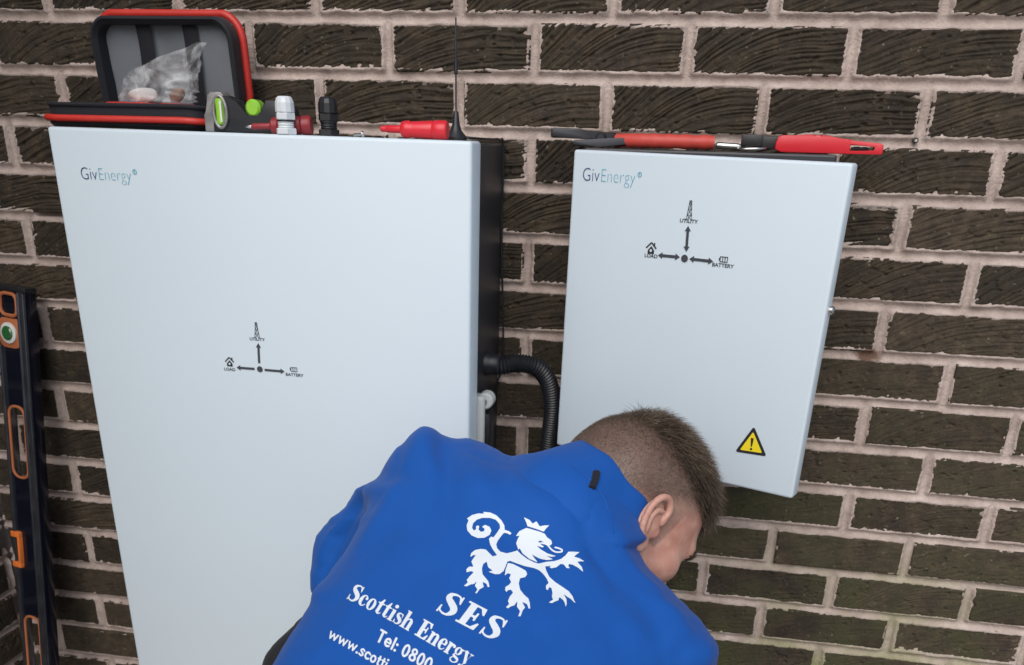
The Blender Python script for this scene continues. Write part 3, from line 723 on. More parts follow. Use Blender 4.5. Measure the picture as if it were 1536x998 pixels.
# ---- aerial
xa_ = topc(684, 208, -.16); an = empty('whip_aerial', (xa_, -.16, topL(xa_))); tag(an, 'thin black whip aerial on a flared magnetic base', 'aerial')
bm_obj('magnetic_base', lathe_bm([(0, .0150), (.004, .0150), (.007, .0125), (.012, .0080), (.020, .0052), (.034, .0036), (.036, .0026)], 24), 'black_plastic', an, True)
bm_obj('whip', lathe_bm([(.034, .0011), (.066, .0011), (.080, .0011), (.0815, .0027), (.097, .0027), (.0985, .0014), (.145, .0011), (.147, .0004)], 10), 'black_plastic', an, True)
cbl = catmull([(.012, .004, .004), (.024, .012, .0030), (.032, .04, .0025), (.033, .09, .0025), (.034, .135, .002), (.037, .149, -.012), (.037, .151, -.15), (.043, .149, -.32), (.034, .149, -.37)], 10)
cbl[:, 0] = np.minimum(cbl[:, 0], .2)
bm_obj('cable', tube_bm(cbl, .0016, 8), 'black_plastic', an, True)

# ================================================================== THINGS ON THE SMALL CABINET
zt = HT + .0006
def P3(px, py, y): return atY(px, py, y)
# ---- pliers with red sleeves
yq = -.062
xp0, xp1, xp2 = topc(826, 209, yq), topc(936, 209, yq), topc(1071, 212, yq)
pl = empty('pliers', (xp1, yq, zt)); tag(pl, 'pliers with dark jaws and worn red handle sleeves on the smaller cabinet', 'pliers')
Lh = xp2 - xp1; Lj = xp1 - xp0
for sg, yy in ((1, .004), (-1, -.016)):
    pts = catmull([(-.012, yy * .4, .010), (.0, yy * .7, .010), (.25 * Lh, yy * 1.3, .0105), (.6 * Lh, yy * 1.5, .0105), (Lh, yy * 1.2, .0105)], 8)
    rr = np.interp(np.linspace(0, 1, len(pts)), [0, .12, .13, 1], [.005, .005, .0098, .0098])
    tt = np.linspace(0, 1, len(pts))
    bm_obj('handle_sleeve', tube_bm(pts[3:], .0092 + .0006 * np.sin(np.linspace(0, 1, len(pts) - 3) * 50) * (np.linspace(0, 1, len(pts) - 3) > .45), 14), 'red_rubber', pl, True)
    jaw = [(-Lj, .0125), (-Lj, .0225), (-Lj * .96, .0245), (-Lj * .62, .0240), (-Lj * .50, .0215), (.006, .0190), (.006, .0085), (-.02, .0085), (-Lj * .44, .0100), (-Lj * .50, .0120), (-Lj * .97, .0110)] if sg > 0 else \
          [(-Lj * .66, .0012), (-Lj * .68, .0070), (-Lj * .64, .0090), (-.02, .0125), (.006, .0135), (.006, .0035), (-.03, .0012)]
    bm_obj('jaw', prism_bm(jaw, yy - .0055, yy + .0055, bev=.0018), 'tool_steel', pl, True)
bm_obj('pivot', lathe_bm([(0, .007), (.026, .007), (.028, .005)], 16, M4=Matrix.Translation((-Lj * .3, .008, .0125)) @ Matrix.Rotation(R_(90), 4, 'X')), 'tool_steel', pl, True)
# ---- carabiner
yc = -.085; xc0, xc1 = topc(1074, 216, yc), topc(1147, 225, yc)
ca = empty('steel_clip', ((xc0 + xc1) / 2, yc, zt), (0, R_(2), 0)); tag(ca, 'small polished steel snap clip lying between pliers and red tester', 'clip')
hl = (xc1 - xc0) / 2
bm_obj('barrel', lathe_bm([(-hl, .0030), (-hl + .002, .0042), (-.1 * hl, .0042), (.0, .0030)], 14, M4=Matrix.Translation((0, 0, .0060)) @ Matrix.Rotation(R_(90), 4, 'Y')), 'steel', ca, True)
loop = [(.45 * hl + .56 * hl * math.cos(a), .012 * math.sin(a), .0042 + .0016 * math.cos(a)) for a in np.linspace(0, 2 * math.pi, 26, endpoint=False)]
bm_obj('hook_loop', tube_bm(loop, .0021, 10, True), 'steel', ca, True)
# ---- red tester
yt = -.060; xt0, xt1, xt2 = topc(1112, 210, yt), topc(1163, 215, yt), topc(1322, 226, yt)
te = empty('voltage_tester', (xt1, yt, zt), (0, 0, R_(-2))); tag(te, 'red plastic tester with slotted end and black tip overhanging the small cabinet', 'tester')
LT = xt2 - xt1
ol = [(0, .012), (.002, .019), (.008, .0222), (.16 * LT, .0222), (.34 * LT, .0215), (.36 * LT, .0232), (.42 * LT, .0232), (.44 * LT, .0210), (.62 * LT, .0195), (.97 * LT, .0150), (LT, .0120), (LT, .0025), (.985 * LT, .0005), (.62 * LT, .0005), (.6 * LT, -.0), (.06 * LT, .0005), (.0, .004)]
slot = (.70 * LT, .93 * LT, .0050, .0115)
# body with a real slot: two boxes of outline left and around the slot
body = [(x, z) for x, z in ol]
left = [(0, .012), (.002, .019), (.008, .0222), (.16 * LT, .0222), (.34 * LT, .0215), (.36 * LT, .0232), (.42 * LT, .0232), (.44 * LT, .0210), (.62 * LT, .0195), (slot[0], .0186), (slot[0], .0005), (.06 * LT, .0005), (0, .004)]
bm_obj('tester_body', prism_bm(left, -.014, .014, bev=.0025), 'red_plastic', te, True)
bm = prism_bm([(slot[0] - .004, slot[3] + .0005), (slot[0] - .004, .0180), (.97 * LT, .0150), (LT, .0125), (LT, .0028), (.985 * LT, .0008), (slot[0] - .004, .0008), (slot[0] - .004, slot[2]), (slot[1], slot[2]), (slot[1], slot[3])], -.0135, .0135, bev=.0012)
bm_obj('slotted_end', bm, 'red_plastic', te, True)
bm_obj('slot_lever', box_bm((slot[0] + .002, -.004, slot[2] + .001), (slot[1] - .008, .004, slot[3] - .002), .001), 'tool_steel', te)
bm_obj('tip_block', box_bm((-(xt1 - xt0), -.010, .0065), (-.018, .010, .0220), .002), 'gland_black', te, True)
bm_obj('tip_neck', box_bm((-.020, -.008, .004), (.004, .008, .0205), .002), 'gland_black', te, True)

# ================================================================== WALL DETAILS
q = atY(1374, 211, -.004)
ws_ = empty('wall_screw', (q[0], .004, q[2]), (R_(90), 0, 0)); tag(ws_, 'small metal screw head set in a pale mortar joint', 'screw')
bm_obj('screw_head', lathe_bm([(.0, .0022), (.0075, .0026), (.0092, .0016)], 12), 'steel', ws_, True)
bm_obj('wall_plug', lathe_bm([(-.004, .0040), (.0060, .0040)], 12), 'black_plastic', ws_, True)
# ================================================================== TALL SPIRIT LEVEL
top = atY(37, 436, -.055); low = atY(75, 998, -.135)
ax = (top - low) / np.linalg.norm(top - low)
foot = top - ax * ((top[2] - .004) / ax[2])
Ls = np.linalg.norm(top - foot)
zax = Vector(ax); yax = Vector((.20, 1, 0)); yax = (yax - zax * yax.dot(zax)).normalized(); xax = yax.cross(zax).normalized()
spl = empty('spirit_level', foot)
spl.rotation_euler = Matrix((xax, yax, zax)).transposed().to_euler()
tag(spl, 'tall black and silver spirit level with orange trim leaning in the wall corner', 'spirit level')
WF = .074; TH = .025    # local: x from -WF (left) to 0 (right), y back
Ls -= .0
# flanges
for xa_, xb_, mm in ((-.006, 0, 'level_black'), (-.0225, -.0055, 'alu'), (-WF, -WF + .007, 'alu')):  # broad silver flange puts the reflection on the black face into its colour
    bm_obj('flange', box_bm((xa_, .0004 if mm == 'alu' else 0, 0), (xb_, TH - .0004, Ls - .001), .0018), mm, spl, True)
for xa_, xb_ in ((-.0098, -.0072), (-.0045, -.0015), (-WF + .0015, -WF + .004), (-.0215, -.0195)):
    bm_obj('flange_rib', box_bm((xa_, -.0012, .004), (xb_, .001, Ls - .007), .0005), 'alu', spl, True)
# web with three openings, built as bars
scr = lambda px, py: L2(px, py, np.array(foot), np.array(Matrix((xax, yax, zax)).transposed()), 0.0)[1]
h1a, h1b = scr(30, 612), scr(26, 716); h2a = scr(42, 925); h2b = h2a - abs(h1a - h1b); vz = scr(16, 500)
holes = sorted([(h2b, h2a), (h1b, h1a), (vz - .024, vz + .024)])
z0 = .0
for za, zb in holes + [(Ls, Ls)]:
    if zb > za or za == Ls: bm_obj('web', box_bm((-WF + .0065, .005, z0), (-.0215, TH - .005, za), 0), 'level_black', spl)
    z0 = zb
for za, zb in holes[:2]:
    loop = [(x, .003, z) for x, z in round_rect(-WF + .0110, -.0245, za, zb, .0165, 8)]
    hd_ = bm_obj('hand_hole_rim', tube_bm(loop, .0026, 8, True, flat=1.0), 'dull_orange', spl, True)
ve = empty('vial_unit', (0, 0, 0)); ve.parent = spl
bm_obj('vial_block', prism_bm(round_rect(-WF + .006, -.0205, vz - .026, vz + .026, .010), .000, TH - .002, bev=.002), 'dull_orange', ve, True)
CY = Matrix.Rotation(R_(90), 4, 'X')
bm_obj('vial_ring', lathe_bm([(0, .0185), (.004, .0185), (.005, .0165)], 26, M4=Matrix.Translation((-WF / 2 - .007, .001, vz)) @ CY), 'vial_white', ve, True)
bm_obj('vial', lathe_bm([(0, .0125), (.0065, .0125), (.0085, .010)], 24, M4=Matrix.Translation((-WF / 2 - .007, .001, vz)) @ CY), 'dark_green_vial', ve, True)
bm_obj('end_cap', box_bm((-WF - .001, -.001, Ls - .006), (.001, TH + .001, Ls + .004), .003), 'black_plastic', spl, True)
vb = [(x, .003, z) for x, z in round_rect(-WF + .010, -.0245, Ls - .048, Ls - .010, .012, 6)]
bm_obj('hang_hole_rim', tube_bm(vb, .0034, 8, True), 'dull_orange', spl, True)
cz0, cz1 = scr(18, 848), scr(15, 795)
bm = bmesh.new()
box_bm((-WF - .004, -.003, cz0), (-WF + .0185, TH + .002, cz0 + .012), .002, 2, bm); box_bm((-WF - .004, -.003, cz1 - .012), (-WF + .0185, TH + .002, cz1), .002, 2, bm); box_bm((-WF + .0128, -.0036, cz0 + .011), (-WF + .0190, TH + .002, cz1 - .011), .0015, 2, bm)
bm_obj('edge_vial_frame', bm, 'orange', spl, True)
# ================================================================== PERSON (implicit surfaces -> one smooth mesh each)
def rcone(P, a, b, ra, rb):
    a = np.array(a); b = np.array(b); ab = b - a
    t = np.clip(((P - a) @ ab) / (ab @ ab), 0, 1)
    return np.linalg.norm(P - a - t[..., None] * ab, axis=-1) - (ra + (rb - ra) * t)
def ellip(P, c, r, A=None):
    q = P - np.array(c)
    if A is not None: q = q @ np.array(A).T
    r = np.array(r); k0 = np.linalg.norm(q / r, axis=-1); k1 = np.linalg.norm(q / (r * r), axis=-1) + 1e-9
    return k0 * (k0 - 1) / k1
def smin(a, b, k):
    h = np.clip(.5 + .5 * (b - a) / k, 0, 1); return b + (a - b) * h - k * h * (1 - h)
def smax(a, b, k): return -smin(-a, -b, k)
def surface_nets(fn, lo, hi, h):
    lo = np.array(lo, float); n = np.ceil((np.array(hi) - lo) / h).astype(int) + 1
    gx = [lo[k] + h * np.arange(n[k]) for k in range(3)]
    D = np.empty(n)
    for i in range(0, n[0], 16):
        G = np.stack(np.meshgrid(gx[0][i:i + 16], gx[1], gx[2], indexing='ij'), -1); D[i:i + 16] = fn(G)
    S = D < 0
    acc = np.zeros((*(n - 1), 3)); cnt = np.zeros(n - 1)
    offs = [(0, 0, 0), (1, 0, 0), (0, 1, 0), (1, 1, 0), (0, 0, 1), (1, 0, 1), (0, 1, 1), (1, 1, 1)]
    sl = lambda o: tuple(slice(o[k], n[k] - 1 + o[k]) for k in range(3))
    for i in range(8):
        for ax in range(3):
            if offs[i][ax]: continue
            j = list(offs[i]); j[ax] = 1; j = tuple(j)
            a, b = D[sl(offs[i])], D[sl(j)]; m = (a < 0) != (b < 0)
            t = np.where(m, a / np.where(m, a - b, 1), 0)
            for k in range(3):
                acc[..., k] += np.where(m, offs[i][k] + (t if k == ax else 0), 0)
            cnt += m
    act = cnt > 0; idx = np.full(n - 1, -1); idx[act] = np.arange(act.sum())
    cells = np.argwhere(act); V = lo + h * (cells + acc[act] / cnt[act][:, None])
    Q = []
    for ax in range(3):
        u, v = (ax + 1) % 3, (ax + 2) % 3
        a = [slice(None)] * 3; b = [slice(None)] * 3
        for k in (u, v): a[k] = slice(1, n[k] - 1); b[k] = slice(1, n[k] - 1)
        a[ax] = slice(0, n[ax] - 1); b[ax] = slice(1, n[ax])
        sa, sb = S[tuple(a)], S[tuple(b)]
        E = np.argwhere(sa != sb); fl = sa[tuple(E.T)]
        for k in (u, v): E[:, k] += 1
        def cell(du, dv):
            c = E.copy(); c[:, u] += du; c[:, v] += dv; return idx[tuple(c.T)]
        q = np.stack([cell(-1, -1), cell(0, -1), cell(0, 0), cell(-1, 0)], 1)
        q[~fl] = q[~fl][:, ::-1]; Q.append(q)
    Q = np.concatenate(Q); Q = Q[(Q >= 0).all(1)]
    # pull the vertices onto the surface
    for it in range(2):
        e = h * .25; d0 = fn(V); g = np.stack([fn(V + np.eye(3)[k] * e) - fn(V - np.eye(3)[k] * e) for k in range(3)], 1) / (2 * e)
        g2 = (g * g).sum(1)[:, None] + 1e-6; V = V - np.clip(d0[:, None] * g / g2, -h, h)
    return V, Q
def relax(V, Q, it=2, lam=.5):
    for _ in range(it):
        s = np.zeros_like(V); c = np.zeros(len(V))
        for k in range(4):
            for j in (1, 3): np.add.at(s, Q[:, k], V[Q[:, (k + j) % 4]]); np.add.at(c, Q[:, k], 1)
        V = V + lam * (s / np.maximum(c, 1)[:, None] - V)
    return V

nrm = lambda v: np.array(v) / np.linalg.norm(v)
SL = atD(682, 728, 1.135); SR = atD(955, 990, 1.02)
MID = (SL + SR) / 2
rv = nrm(SR - SL); rh = nrm([rv[0], rv[1], 0]); fh = np.array([-rh[1], rh[0], 0])      # right and forward of the worker
HIP = np.array([.255, -.99, .86]); av = nrm(MID - HIP); nv = nrm(np.cross(rv, av))    # up the spine, out of the back
HL, HR = HIP - rh * .10, HIP + rh * .10
NECK = MID + av * .045 + nv * .015
EL = atD(536, 856, 1.25); WL = np.array([.17, -.40, .76]); HANDL = np.array([.22, -.35, .71])
ER = SR + np.array([.07, .05, -.245]); WR = np.array([.46, -.42, .70]); HANDR = np.array([.43, -.36, .66])
KL = HL + fh * .13 + np.array([0, 0, -.40]) - rh * .02; KR = HR + fh * .11 + np.array([0, 0, -.40]) + rh * .02
AL = np.array([HL[0], HL[1], .10]) + fh * .03 - rh * .03; AR = np.array([HR[0], HR[1], .10]) - fh * .02 + rh * .03
# head frame from the camera view: up, forward and right of the head
hu, hf, hr = (MR @ np.array(nrm(v)) for v in ((.66, .71, -.23), (.52, -.66, -.54), (.54, -.24, .81)))
_c, _s = math.cos(R_(9)), math.sin(R_(9)); hf, hr = hf * _c + hr * _s, hr * _c - hf * _s
hr = nrm(hr); hf = nrm(hf - hr * (hf @ hr)); hu = np.cross(hr, hf)
HC = atD(955, 741, 1.128)
HM = np.stack([hr, hf, hu], 1)            # head local -> world
toH = lambda p: (np.array(p) - HC) @ HM
toW = lambda p: np.array(p) @ HM.T + HC
NB = toH(NECK)

person = empty('person', (HIP[0], HIP[1], 0)); PO = np.array([HIP[0], HIP[1], 0])
tag(person, 'worker in royal blue jacket with lion crest bent over below the cabinets', 'person')

# ---- head (local frame x right, y forward, z up)
def head_sdf(P):
    d = ellip(P, (0, 0, .002), (.0735, .0945, .087))
    d = smin(d, ellip(P, (0, -.045, -.015), (.066, .05, .055)), .03)
    d = smin(d, ellip(P, (0, .042, -.055), (.060, .050, .082)), .03)
    d = smin(d, rcone(P, (0, .025, -.085), (0, .073, -.122), .046, .026), .03)
    for s in (-1, 1):
        d = smin(d, rcone(P, (s * .052, .0, -.075), (s * .028, .068, -.125), .017, .016), .03)     # jaw line
        d = smin(d, ellip(P, (s * .043, .066, -.05), (.02, .02, .018)), .02)                       # cheekbones
    d = smin(d, ellip(P, (0, .083, -.010), (.048, .014, .012)), .02)                               # brow
    for s in (-1, 1): d = smax(d, -ellip(P, (s * .032, .104, -.030), (.018, .017, .013)), .012)
    for s in (-1, 1): d = smin(d, ellip(P, (s * .031, .078, -.030), (.0135, .0135, .0115)), .004)
    d = smin(d, rcone(P, (0, .090, -.024), (0, .112, -.058), .008, .0115), .012)
    for s in (-1, 1): d = smin(d, ellip(P, (s * .011, .102, -.062), (.008, .010, .008)), .008)
    d = smin(d, ellip(P, (0, .092, -.088), (.024, .011, .006)), .008); d = smin(d, ellip(P, (0, .090, -.098), (.021, .011, .006)), .006)
    d = smin(d, ellip(P, (0, .086, -.122), (.020, .016, .014)), .015)
    d = smin(d, rcone(P, (0, -.022, -.05), NB, .055, .062), .03)
    return d
hv, hq = surface_nets(head_sdf, (-.13, -.17, -.23), (.13, .13, .105), .0033); hv = relax(hv, hq, 1)
def ear_sdf(s):
    ca, sa = math.cos(R_(9)), math.sin(R_(9)); ct, st = math.cos(R_(14)), math.sin(R_(14))
    o = np.array([s * .0715, .006, -.043])
    def f(P):
        q = P - o; x = q[..., 0] * s; y = q[..., 1]; z = q[..., 2]
        y, z = y * ct + z * st, -y * st + z * ct                        # tip the ear back
        x, y = x * ca + y * sa, -x * sa + y * ca                        # flare outwards to the rear
        L = np.stack([x, y, z], -1)
        d = ellip(L, (.004, -.010, .002), (.0055, .0165, .028))
        hel = catmull([(.006, .006, .008), (.010, .004, .024), (.013, -.008, .033), (.014, -.021, .027), (.013, -.026, .010), (.011, -.022, -.008), (.009, -.013, -.022)], 3)
        for a, b in zip(hel, hel[1:]): d = smin(d, rcone(L, a, b, .0033, .0033), .003)
        ah = catmull([(.009, -.004, .018), (.011, -.014, .014), (.011, -.017, .002), (.010, -.012, -.011)], 3)
        for a, b in zip(ah, ah[1:]): d = smin(d, rcone(L, a, b, .0028, .0028), .003)
        d = smin(d, ellip(L, (.008, -.007, -.026), (.0048, .0085, .010)), .006)   # lobe
        d = smin(d, ellip(L, (.006, .005, -.006), (.005, .004, .006)), .004)      # tragus
        d = smax(d, -ellip(L, (.0125, -.004, -.004), (.0085, .0075, .011)), .003)  # concha
        return smin(d, rcone(L, (-.012, .0, -.006), (.002, -.004, -.004), .012, .010), .006)
    return f
ears = []
for s in (-1, 1):
    o = np.array([s * .0795, -.004, -.044]); v_, q_ = surface_nets(ear_sdf(s), o - np.array([.035, .045, .05]), o + np.array([.035, .045, .05]), .0015)
    ears.append((v_, q_))
def hand_sdf(side, W, H):
    z = nrm(H - W); x = nrm(np.cross(z, [0, 0, 1.])) * side; y = np.cross(z, x)
    F = lambda a, b, c: H + x * a + y * b + z * c
    segs = []
    for k, (off, ln) in enumerate(((-.030, .062), (-.010, .076), (.011, .082), (.031, .074))):
        p0, p1, p2, p3 = F(off * .7, 0, .02), F(off, .004, .055), F(off, -.010, .055 + ln * .5), F(off, -.038, .055 + ln * .78)
        segs += [(p0, p1, .012, .0098), (p1, p2, .0098, .0088), (p2, p3, .0088, .0075)]
    segs += [(F(.022, 0, .0), F(.050, -.012, .030), .014, .011), (F(.050, -.012, .030), F(.052, -.034, .058), .011, .009)]
    segs += [(F(-.02, 0, -.005), F(-.022, .002, .045), .015, .013), (F(.018, 0, -.005), F(.022, .002, .045), .016, .013), (F(0, 0, 0), F(0, .002, .045), .016, .014), (W, F(0, 0, 0), .025, .023)]
    def f(P):
        d = None
        for a, b, ra, rb in segs:
            e = rcone(P, a, b, ra, rb); d = e if d is None else smin(d, e, .006)
        return d
    v_, q_ = surface_nets(f, np.minimum(W, H) - .12, np.maximum(W, H) + .13, .0045); return relax(v_, q_, 1), q_
def trunk_sdf(P):
    d = rcone(P, HIP + av * .06 - nv * .03, MID - nv * .02, .085, .085)
    for H_, S_ in ((HL, SL), (HR, SR)): d = smin(d, rcone(P, H_ - nv * .015, S_ - av * .05 - nv * .015, .075, .045), .04)
    d = smin(d, rcone(P, MID, NECK + av * .03, .07, .058), .05)
    for a, b, c in ((SL, EL, WL), (SR, ER, WR)): d = smin(d, smin(rcone(P, a - av * .02 - nv * .02, b, .044, .037), rcone(P, b, c, .037, .026), .02), .03)
    for a, b, c in ((HL, KL, AL), (HR, KR, AR)): d = smin(d, smin(rcone(P, a + np.array([0, 0, -.03]), b, .076, .054), rcone(P, b, c, .056, .036), .02), .03)
    return d
tv, tq = surface_nets(trunk_sdf, (-.25, -1.2, .03), (.85, -.25, 1.30), .014)
parts_v = [tv, toW(hv)] + [toW(v_) for v_, _ in ears]; parts_q = [tq, hq] + [q_ for _, q_ in ears]
for sd_, W_, H_ in ((-1, WL, HANDL), (1, WR, HANDR)):
    v_, q_ = hand_sdf(sd_, W_, H_); parts_v.append(v_); parts_q.append(q_)
offn = np.cumsum([0] + [len(v_) for v_ in parts_v])
BV = np.concatenate(parts_v); BQ = np.concatenate([q_ + o_ for q_, o_ in zip(parts_q, offn)])
# how much clipped hair shades the scalp: a property of the skin itself
def hair_amount(p):
    """0 bare skin .. 1 full hair, in head coordinates: long on top, faded at the sides and nape"""
    x, y, z = p[..., 0], p[..., 1], p[..., 2]
    top = np.clip((z - .030 + .18 * np.clip(-y - .02, -.05, .08) * -1) / .03, 0, 1)
    line = np.where(y > .035, -.012 + (y - .035) * 1.1, np.where(y > -.01, -.045 + (y + .01) * .73, -.055 + (y + .01) * .45))
    low = np.clip((z - line) / .045, 0, 1)
    low = np.where((y > .082), 0, low); low = low * np.clip((.085 - y) / .012, 0, 1) + 0
    side_b = np.where((np.abs(x) > .05) & (y > .0) & (y < .03) & (z < 0) & (z > -.055), .55, 0)
    return np.clip(np.maximum(low, side_b), 0, 1), top * np.clip((.088 - y) / .01, 0, 1)
ha = np.zeros(len(BV)); i0, i1 = offn[1], offn[2]
ha[i0:i1] = hair_amount(hv)[0]
def skin_material():
    m, t, b = new_mat('skin')
    at = node(t, 'ShaderNodeAttribute', attribute_name='stubble'); tc = node(t, 'ShaderNodeTexCoord')
    n = node(t, 'ShaderNodeTexNoise', i_Scale=45.0, i_Detail=5.0); link(t, tc.outputs['Object'], n.inputs['Vector'])
    r = ramp(t, [(.32, (.44, .20, .145)), (.68, (.60, .345, .26))]); link(t, n.outputs[0], r.inputs[0])
    n2 = node(t, 'ShaderNodeTexNoise', i_Scale=1500.0, i_Detail=2.0); link(t, tc.outputs['Object'], n2.inputs['Vector'])
    mr = node(t, 'ShaderNodeMapRange'); mr.inputs[1].default_value = .35; mr.inputs[2].default_value = .6; mr.inputs[3].default_value = .68; mr.inputs[4].default_value = 1
    link(t, n2.outputs[0], mr.inputs[0])
    mu = node(t, 'ShaderNodeMath', operation='MULTIPLY'); link(t, at.outputs['Fac'], mu.inputs[0]); link(t, mr.outputs[0], mu.inputs[1])
    mx = node(t, 'ShaderNodeMix', data_type='RGBA'); mx.inputs[7].default_value = (.13, .092, .072, 1)
    link(t, mu.outputs[0], mx.inputs[0]); link(t, r.outputs[0], mx.inputs[6]); link(t, mx.outputs[2], b.inputs['Base Color'])
    b.inputs['Roughness'].default_value = .5; b.inputs['Subsurface Weight'].default_value = .12; b.inputs['Subsurface Radius'].default_value = (.012, .004, .002)
    b.inputs['Subsurface Scale'].default_value = .6
    return m
M['skin'] = skin_material()
body = mesh_obj('body', BV - PO, BQ, 'skin', person, True)
at_ = body.data.attributes.new('stubble', 'FLOAT', 'POINT'); at_.data.foreach_set('value', ha.astype(np.float32))

# ---- hair strands
def hair_mat():
    m, t, b = new_mat('light_brown_hair'); 
    at = node(t, 'ShaderNodeAttribute', attribute_name='tone')
    r = ramp(t, [(0, (.032, .022, .016)), (.5, (.095, .068, .047)), (1, (.27, .205, .15))]); link(t, at.outputs['Fac'], r.inputs[0])
    link(t, r.outputs[0], b.inputs['Base Color']); b.inputs['Roughness'].default_value = .45; b.inputs['Specular IOR Level'].default_value = .35
    return m
M['hair'] = hair_mat()
tri = np.concatenate([hq[:, [0, 1, 2]], hq[:, [0, 2, 3]]]); A_, B_, C2 = hv[tri[:, 0]], hv[tri[:, 1]], hv[tri[:, 2]]
fn_ = np.cross(B_ - A_, C2 - A_); ar = np.linalg.norm(fn_, axis=1); cen = (A_ + B_ + C2) / 3
fn_ /= ar[:, None] + 1e-12
low_, top_ = hair_amount(cen)
wt = ar * (low_ > .02) * (cen[:, 2] > -.12)
def strands(n, weight, length, width, lie, jit, tone):
    r = np.random.default_rng(n); pk = r.choice(len(tri), n, p=weight / weight.sum())
    u = r.random((n, 2)); f = u.sum(1) > 1; u[f] = 1 - u[f]
    P = A_[pk] + u[:, :1] * (B_[pk] - A_[pk]) + u[:, 1:] * (C2[pk] - A_[pk]); N = fn_[pk]
    L = length(P, pk, r)
    flow = lie(P) + r.normal(0, jit, (n, 3)); flow -= N * (flow * N).sum(1)[:, None]; flow /= np.linalg.norm(flow, axis=1)[:, None] + 1e-9
    stand = r.uniform(.35, .75, n)[:, None] if True else 0
    d1 = N * stand + flow * (1 - stand * .6); d1 /= np.linalg.norm(d1, axis=1)[:, None]
    d2 = d1 + flow * .45 - N * .12; d2 /= np.linalg.norm(d2, axis=1)[:, None]
    sdv = np.cross(d1, r.normal(0, 1, (n, 3))); sdv /= np.linalg.norm(sdv, axis=1)[:, None]; wv = sdv * width
    p1 = P + d1 * (L * .5)[:, None]; p2 = p1 + d2 * (L * .5)[:, None]; P = P - N * .001
    V = np.stack([P - wv, P + wv, p1 + wv * .8, p1 - wv * .8, p2], 1).reshape(-1, 3)
    b = np.arange(n)[:, None] * 5
    Fq = (b + [0, 1, 2, 3]).tolist() + (b + [3, 2, 4]).tolist()
    tn = np.repeat(np.clip(tone(P) + r.normal(0, .16, n), 0, 1), 5)
    return V, Fq, tn
cr = np.array([0, -.05, .08])
def lie_top(P):
    d = np.stack([P[:, 0] * 2.2, np.full(len(P), .055), np.zeros(len(P))], 1); return d / (np.linalg.norm(d, axis=1)[:, None] + 1e-9)
def lie_low(P): return np.tile([0, -.25, -1.], (len(P), 1))
wtop = ar * np.clip(top_, 0, 1) ** .7
V1, F1, T1 = strands(26000, wtop, lambda P, pk, r: (.006 + .018 * np.clip(top_[pk], 0, 1) + .006 * np.clip((P[:, 1] - .02) / .05, 0, 1)) * r.uniform(.5, 1.35, len(P)), .00028, lie_top, .55, lambda P: .42 + .35 * fbm(P[:, 0] * 60 + 5, P[:, 1] * 40 + 3, 2) - .1 + .15 * np.clip((P[:, 2] - .05) / .03, -1, 1))
wl = wt * np.clip(low_, 0, 1) ** 1.2 * (1 - .7 * top_)
V2, F2, T2 = strands(46000, wl, lambda P, pk, r: (.0008 + .0042 * np.clip(low_[pk] - .25, 0, 1) + .004 * np.clip((P[:, 2] - .01) / .03, 0, 1)) * r.uniform(.6, 1.2, len(P)), .00011, lie_low, .4, lambda P: np.full(len(P), .55))
wb = ar * ((np.abs(cen[:, 0]) > .012) & (np.abs(cen[:, 0]) < .050) & (np.abs(cen[:, 2] + .011 - .004 * np.cos(cen[:, 0] * 40)) < .0045) & (cen[:, 1] > .06))
V3, F3, T3 = strands(900, wb, lambda P, pk, r: r.uniform(.004, .008, len(P)), .00022, lambda P: np.stack([np.sign(P[:, 0]), 0 * P[:, 0], .4 + 0 * P[:, 0]], 1), .25, lambda P: np.full(len(P), .2))
HV = np.concatenate([V1, V2, V3]); HF = F1 + [[i + len(V1) for i in f] for f in F2] + [[i + len(V1) + len(V2) for i in f] for f in F3]; T2 = np.concatenate([T2, T3])
hair = mesh_obj('hair', toW(HV) - PO, HF, 'hair', person, False)
at_ = hair.data.attributes.new('tone', 'FLOAT', 'POINT'); at_.data.foreach_set('value', np.concatenate([T1, T2]).astype(np.float32))

# ---- jacket
HEM = HIP + av * .0 
def jacket_sdf(P):
    d = rcone(P, HIP + av * .02, MID - nv * .01, .128, .110)
    d = smin(d, rcone(P, HL - rh * .03, SL - av * .05 + rv * .03, .115, .085), .09)
    d = smin(d, rcone(P, HR + rh * .03, SR - av * .05 - rv * .03, .115, .085), .09)
    d = smin(d, rcone(P, SL, MID + av * .03, .070, .085), .06); d = smin(d, rcone(P, SR, MID + av * .03, .072, .085), .06)
    d = smin(d, smin(rcone(P, SL, EL, .071, .057), rcone(P, EL, WL, .057, .038), .03), .035)
    d = smin(d, smin(rcone(P, SR, ER, .076, .060), rcone(P, ER, WR, .060, .038), .03), .035)
    d = smin(d, rcone(P, MID + av * .02, NECK + av * .01, .085, .072), .05)
    # trim below the hem
    d = smax(d, -((P - (HIP - av * .085)) @ av), .01)
    return d
jv, jq = surface_nets(jacket_sdf, (-.22, -1.16, .62), (.80, -.30, 1.27), .0062); jv = relax(jv, jq, 3)
